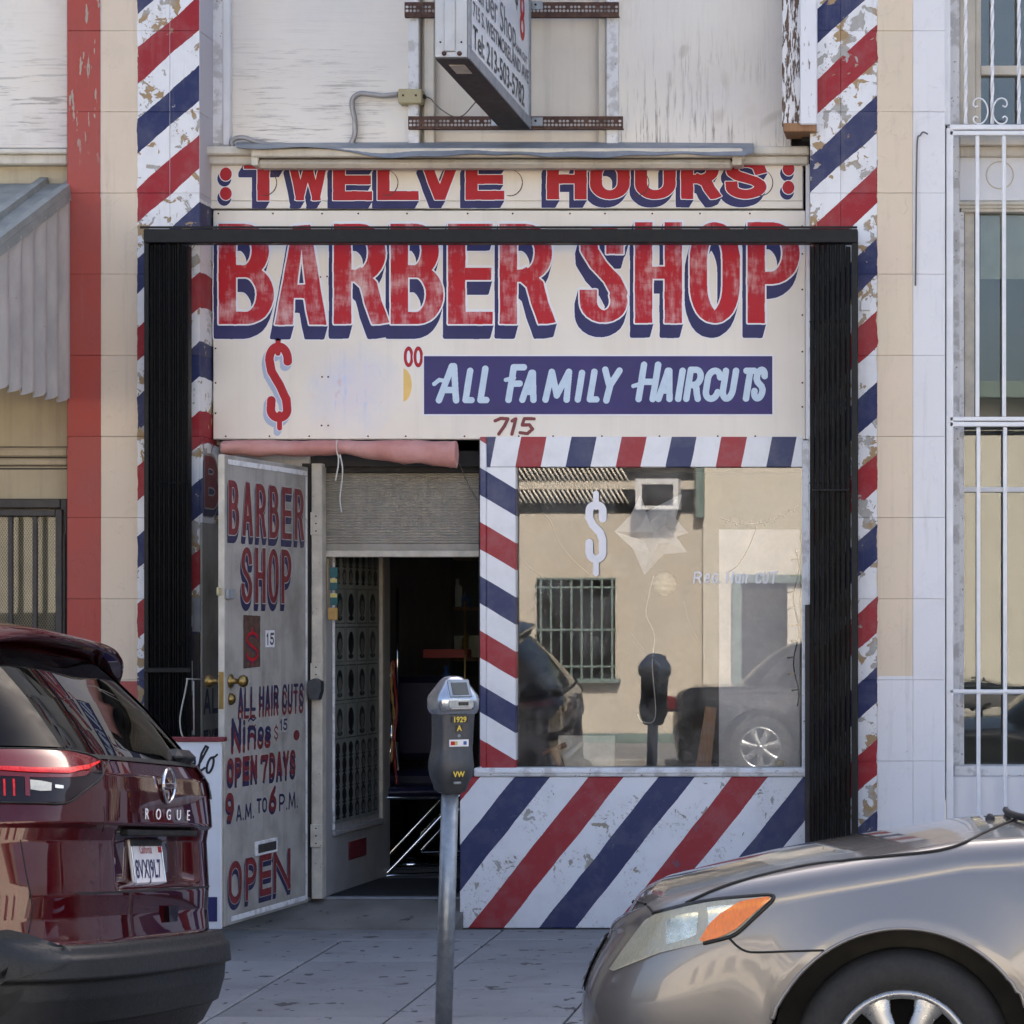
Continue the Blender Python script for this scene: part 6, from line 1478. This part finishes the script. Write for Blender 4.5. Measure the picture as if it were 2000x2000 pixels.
# spoiler
rows = []
prof = [(1.05, 1.668), (.75, 1.682), (.55, 1.676), (.40, 1.650), (.305, 1.628), (.295, 1.612), (.31, 1.600), (.45, 1.585), (.58, 1.555), (.70, 1.54)]
for i in range(33):
    u = -.69 + 1.38 * i / 32; e = abs(u) / .69; rows.append([(X + .10 * e ** 3 * (1 if X < .6 else .3), u, z - .05 * e ** 3 - (.02 * e ** 8)) for X, z in prof])
sp = MB().grid(rows).build('spoiler', 'red_paint', rog)
for side in (-1, 1):
    i = 0 if side < 0 else 32; r0 = rows[i]
    end = [[p for p in r0], [(p[0] + .02, p[1] + side * .02, p[2] - .035) for p in r0], [(p[0] + .06, p[1] + side * .015, p[2] - .11) for p in r0]]
    MB().grid(end).build('winglet', 'rubber_black', sp)
MB().box(.50, .60, -.5, .5, 1.548, 1.566, .004).build('brake_light', 'lens_dark', sp)
# dark trim between glass and bodywork at the kerb side
FS.patch('trim_and_glare_cover', 'cladding', rog, [.175 + .005 * i for i in range(28)], 1.235, 1.56, .006, 12, sg[-1])
NS.patch('trim_and_glare_cover', 'glare_cover_black', rog, [.215 + .01 * i for i in range(30)], 1.228, 1.56, .006, 12, sg[1])  # near side: black sheet added over the glass to hide its bright reflection
# wiper
wp = MB().box(.03, .13, -.44, -.26, 1.205, 1.26, .024).build('wiper_mount', 'rubber_black', rog)
MB().tube([(.09, -.35, 1.245), (.19, -.25, 1.36), (.24, .05, 1.40)], .008, 6).build('wiper_arm', 'rubber_black', wp)
# emblem: ring with a bar and the maker's name across it
em = MB().tube([(-.010, .060 * math.cos(R(a)), 1.125 + .057 * math.sin(R(a))) for a in range(0, 360, 10)], .006, 8, closed=True).build('emblem', 'chrome', rog)
MB().box(-.018, -.006, -.066, .066, 1.116, 1.134, .003).build('emblem_bar', 'chrome', em)
font('NISSAN', .019, 'emblem_text', 'black_ink', em, basis((-.0185, .050, 1.1185), (0, -1, 0), (0, 0, 1)), sx=1.3, bold=.0004)
for k, ch in enumerate('ROGUE'):
    font(ch, .052, 'model_letter', 'letter_white', rog, basis((-.013, .245 - .11 * k, 1.010), (0, -1, 0), (0, 0, 1)), ext=.001, sx=1.3)
# plate in a chrome frame
pl = MB().box(-.0, .012, -.158, .158, .775, .945, .004).build('number_plate', 'letter_white', rog); PM = Matrix.Translation((.052, 0, 0)) @ Matrix.Translation((0, 0, .86)) @ Matrix.Rotation(R(9), 4, 'Y') @ Matrix.Translation((0, 0, -.86)); pl.data.transform(PM)
def pt(txt, size, mat, y, z, sx=1., bold=0.): font(txt, size, 'plate_text', mat, pl, PM @ basis((-.0015, y, z), (0, -1, 0), (0, 0, 1)), sx=sx, bold=bold)
pt('8VXJ9L7', .088, 'letter_navy', .137, .815, .83, .0012); pt('California', .040, 'letter_red', .075, .897, .8); pt('NISSAN', .024, 'letter_white', .06, .9275, 1.1)
for z0, z1 in ((.775, .796), (.922, .945)):
    b_ = MB().box(-.004, -.001, -.158, .158, z0, z1, .001).build('plate_frame', 'rubber_black', pl); b_.data.transform(PM)
for y0 in (-.158, .150):
    b_ = MB().box(-.004, -.001, y0, y0 + .008, .7965, .9215, .001).build('plate_frame', 'chrome', pl); b_.data.transform(PM)
b_ = MB().box(-.0035, -.001, -.15, -.12, .9, .92, .0).build('plate_sticker', 'letter_red', pl); b_.data.transform(PM)
MB().add([(-.016, -.13, .72), (-.016, -.02, .72), (-.016, -.035, .665), (-.016, -.115, .665), (.02, -.13, .72), (.02, -.02, .72), (.02, -.035, .665), (.02, -.115, .665)], [(0, 1, 2, 3), (0, 4, 5, 1), (1, 5, 6, 2), (2, 6, 7, 3), (3, 7, 4, 0)]).build('tow_cover', 'lens_dark', rog)
MB().box(.0, .03, -.36, .36, .955, .976, .004).build('handle_recess', 'seam', rog)

# ================================================================== PARKING METER
my = -2.9; mx = PX(879, my)
mt = thing('parking_meter', 'grey parking meter with domed chrome head on a galvanized pole', 'parking meter', (PX(868, my), my, walk_z(my)))
def mp(px, py): return (PX(px, my), my, PZ(py, my))
MB().tube([(PX(866, my), my, walk_z(my)), (PX(872, my), my, PZ(1800, my)), mp(879, 1548)], .0335, 20).build('pole', 'galv', mt)
yaw = R(-58); NR = Vector((math.cos(yaw), math.sin(yaw), 0)); tR = Vector((-NR.y, NR.x, 0))      # reader side faces right and towards us
k_ = 10.1 / F
def msec(cx, py, wx, wy, n=4.0, k=32):
    """rounded section turned towards the street corner; half sizes in photo pixels"""
    o = Vector((PX(cx, my), my, PZ(py, my))); r = []
    for i in range(k):
        a = 2 * math.pi * (i + .5) / k; c, s_ = math.cos(a), math.sin(a)
        u, v = wx * 1.12 * k_ * math.copysign(abs(c) ** (2 / n), c), wy * 1.12 * k_ * math.copysign(abs(s_) ** (2 / n), s_)
        r.append(tuple(o + NR * u + tR * v))
    return r + [r[0]]
MB().grid([msec(*t) for t in ((880, 1549, 17, 17, 4), (880, 1543, 25, 25, 4), (880, 1531, 27, 27, 4), (880, 1526, 30, 30, 3.2), (881, 1512, 35, 35, 3), (881, 1494, 36.5, 36.5, 3), (881, 1480, 35, 35, 3.2), (882, 1466, 31, 31.5, 4.5), (883, 1455, 29, 30.5, 6), (884, 1430, 28.5, 30.5, 7), (885, 1394, 29.5, 31.5, 7))]).build('housing', 'meter_grey', mt)
MB().grid([msec(*t) for t in ((885, 1395, 29.5, 31.5, 7), (885, 1391.5, 34, 36, 5), (885, 1384, 37, 38.5, 5), (885, 1366, 38, 39, 5), (885, 1358, 36.5, 37, 5), (885, 1343, 29, 28, 5), (884.5, 1329, 20, 19, 5), (884.5, 1322.5, 14.5, 13, 5), (884.5, 1320.5, 9, 8, 4), (884.5, 1320, .5, .5, 2))]).build('dome', 'meter_head', mt)
def facebox(name, mat, cx, py, w_, h_, out, parent, tilt=0, b=.002, side=0.0, th=.004):
    """small plate on the reader side; out is the distance from the meter's axis in photo pixels"""
    o = MB().box(-w_ / 2, w_ / 2, -th, th, -h_ / 2, h_ / 2, b).build(name, mat, None, fix=False)
    M2 = Matrix.Identity(4); M2.col[0][:3] = tR; M2.col[1][:3] = -NR; M2.col[2][:3] = (0, 0, 1)
    M2.translation = Vector((PX(cx, my), my, PZ(py, my))) + NR * (out * 1.12 * k_) + tR * side
    o.data.transform(M2 @ Matrix.Rotation(tilt, 4, 'X')); return adopt(o, parent)
facebox('screen_bezel', 'galv', 885, 1344, .088, .076, 29.5, mt, R(-29)); facebox('screen', 'screen', 885, 1344.5, .066, .054, 31.0, mt, R(-29))
facebox('card_reader', 'galv', 885, 1374, .100, .030, 38.2, mt); facebox('card_slot', 'decal_black', 885, 1373, .040, .014, 40, mt, side=.008); facebox('reader_lip', 'alu', 885, 1382.5, .085, .006, 39.5, mt)
for cx, py, w_, h_, o_ in ((885, 1404, .068, .023, 29.6), (884.5, 1421, .026, .023, 29.0), (881, 1510, .052, .025, 35.4)): facebox('plate_decal', 'decal_black', cx, py, w_, h_, o_, mt, b=.0005)
facebox('card_sticker', 'letter_white', 884, 1450, .078, .027, 29.2, mt, b=.0005); facebox('sticker_mark', 'letter_red', 884, 1450, .017, .015, 29.8, mt, b=.0003, side=-.026); facebox('sticker_mark', 'tag_yellow', 884, 1450, .012, .015, 29.7, mt, b=.0003, side=-.012); facebox('sticker_mark', 'bottle_blue', 884, 1450, .013, .014, 29.8, mt, b=.0003, side=.024)
facebox('coin_lock', 'galv', 884.5, 1436, .014, .014, 29, mt, b=.004); facebox('reflector', 'galv', 881, 1527, .032, .012, 29.5, mt, b=.004)
def mtext(txt, size, cx, py, out):
    o = Vector((PX(cx, my), my, PZ(py, my))) + NR * (out * 1.12 * k_); font(txt, size, 'meter_text', 'decal_yellow', mt, basis(o, tR, (0, 0, 1)), align='CENTER', bold=.0009, sx=.95)
mtext('1929', .029, 885, 1409, 31.7); mtext('A', .029, 884.5, 1426, 31.1); mtext('VW', .029, 881, 1515, 37.5)

# ================================================================== ACROSS THE STREET (seen in the panes, and lighting the front)
OY = -19.0
def RX(px, y): return (px - 80 - EX) * (2 * WY - y - CY) / F          # where a thing at depth y shows in the pane
def RZ(py, y): return EYE - (py - EY) * (2 * WY - y - CY) / F
op = thing('opposite_building', 'sunlit cream apartment building across the street reflected in the panes', 'building', (-3, OY, 0))
def ob(name, mat, px0, px1, py0, py1, y0, y1, parent=op, b=.0): return bx(name, mat, parent, RX(px0, y1), RX(px1, y1), y0, y1, RZ(py1, y1), RZ(py0, y1), b)
bx('wall', 'opp_stucco', op, -30, RX(1405, OY), OY - .4, OY, -.02, 4.3, .0); bx('wall', 'opp_stucco_b', op, RX(1405, OY) + .002, 26, OY - .4, OY + .05, -.02, 4.3, .0)
bx('plinth', 'opp_trim', op, -30, 26, OY + .055, OY + .07, -.02, .10, .0)
wv = ob('window', 'opp_dark', 1078, 1232, 1128, 1330, OY + .001, OY + .02)
for k in range(8): ob('window_bar', 'opp_trim', 1084 + k * 20, 1088 + k * 20, 1128, 1330, OY + .08, OY + .1, wv)
for k in (1128, 1145, 1228, 1300, 1326): ob('window_bar', 'opp_trim', 1076, 1234, k, k + 4, OY + .075, OY + .105, wv)
ob('window_ledge', 'opp_trim', 1070, 1240, 1326, 1334, OY + .0, OY + .14, wv)
db = ob('balcony_opening', 'opp_dark', 960, 1385, 880, 1000, OY + .001, OY + .02)
rb = random.Random(3)
for rw in range(2):
    for k in range(34):
        a = 985 + k * 9.5; y0 = 912 + rw * 44; p = [Vector((RX(a + t * 16, OY + .06), OY + .06, RZ(y0 + t * 26, OY + .06))) for t in (0, 1)]
        if a < 1250: MB().tube(p, .014, 4).build('lit_stripe', 'opp_stucco_b', db)  # pale tubes over the dark panel stand in for the balcony's striped shade
ob('lintel', 'opp_stucco', 960, 1390, 938, 955, OY + .021, OY + .05, db)
ac = ob('window_unit', 'ac_white', 1272, 1356, 934, 994, OY + .03, OY + .35); ob('unit_grille', 'opp_dark', 1285, 1346, 945, 986, OY + .351, OY + .355, ac)
ob('drain_pipe', 'opp_trim', 1390, 1406, 850, 1010, OY + .051, OY + .15)
dv = ob('door', 'opp_dark', 1478, 1570, 1138, 1500, OY + .052, OY + .06); ob('door_trim', 'opp_trim', 1462, 1480, 1128, 1500, OY + .051, OY + .12, dv); ob('door_trim', 'opp_trim', 1462, 1600, 1122, 1138, OY + .0515, OY + .125, dv)
for x in (-14, -10.5, -7.5, 2.5, 6, 10):
    w2 = bx('window', 'opp_dark', op, x, x + 1.3, OY + .052, OY + .07, 1.0, 2.4, .0); bx('window_ledge', 'opp_trim', w2, x - .08, x + 1.38, OY + .051, OY + .16, .93, .995, .0)
    for k in range(6): bx('window_bar', 'ac_white', w2, x + .1 + k * .22, x + .13 + k * .22, OY + .12, OY + .14, 1.0, 2.4, .0)
bx('roof_edge', 'opp_trim', op, -30, 26, OY - .4, OY + .35, 4.3, 4.5, .0)
# a dark car like the silver one, parked on the far side of the street and seen in the pane
def copy_tree(o, parent=None, swap=None):
    c = o.copy(); COL.objects.link(c); c.parent = parent
    if swap and o.type == 'MESH' and o.data.materials and o.data.materials[0] and o.data.materials[0].name == swap[0]:
        c.material_slots[0].link = 'OBJECT'; c.material_slots[0].material = MATS[swap[1]]
    for ch in list(o.children): copy_tree(ch, c, swap)
    return c
dc = copy_tree(sed, None, ('silver_paint', 'dark_paint')); dc.name = 'dark_parked_sedan'; dc.location = (.55, -13.9, road_z(-13.9)); dc.rotation_euler = (R(2), 0, 0)
for n_ in bpy.data.objects:
    if n_.name.startswith('lettering'): n_['kind'] = 'stuff'          # painted or printed writing, one part per line
dc['label'] = 'dark sedan parked across the street, seen only in the pane'
for u in (-.80, .52): MB().box(-3.80, -3.66, u, u + .28, .70, .86, .03).build('tail_light', 'lens_red', None).parent = dc
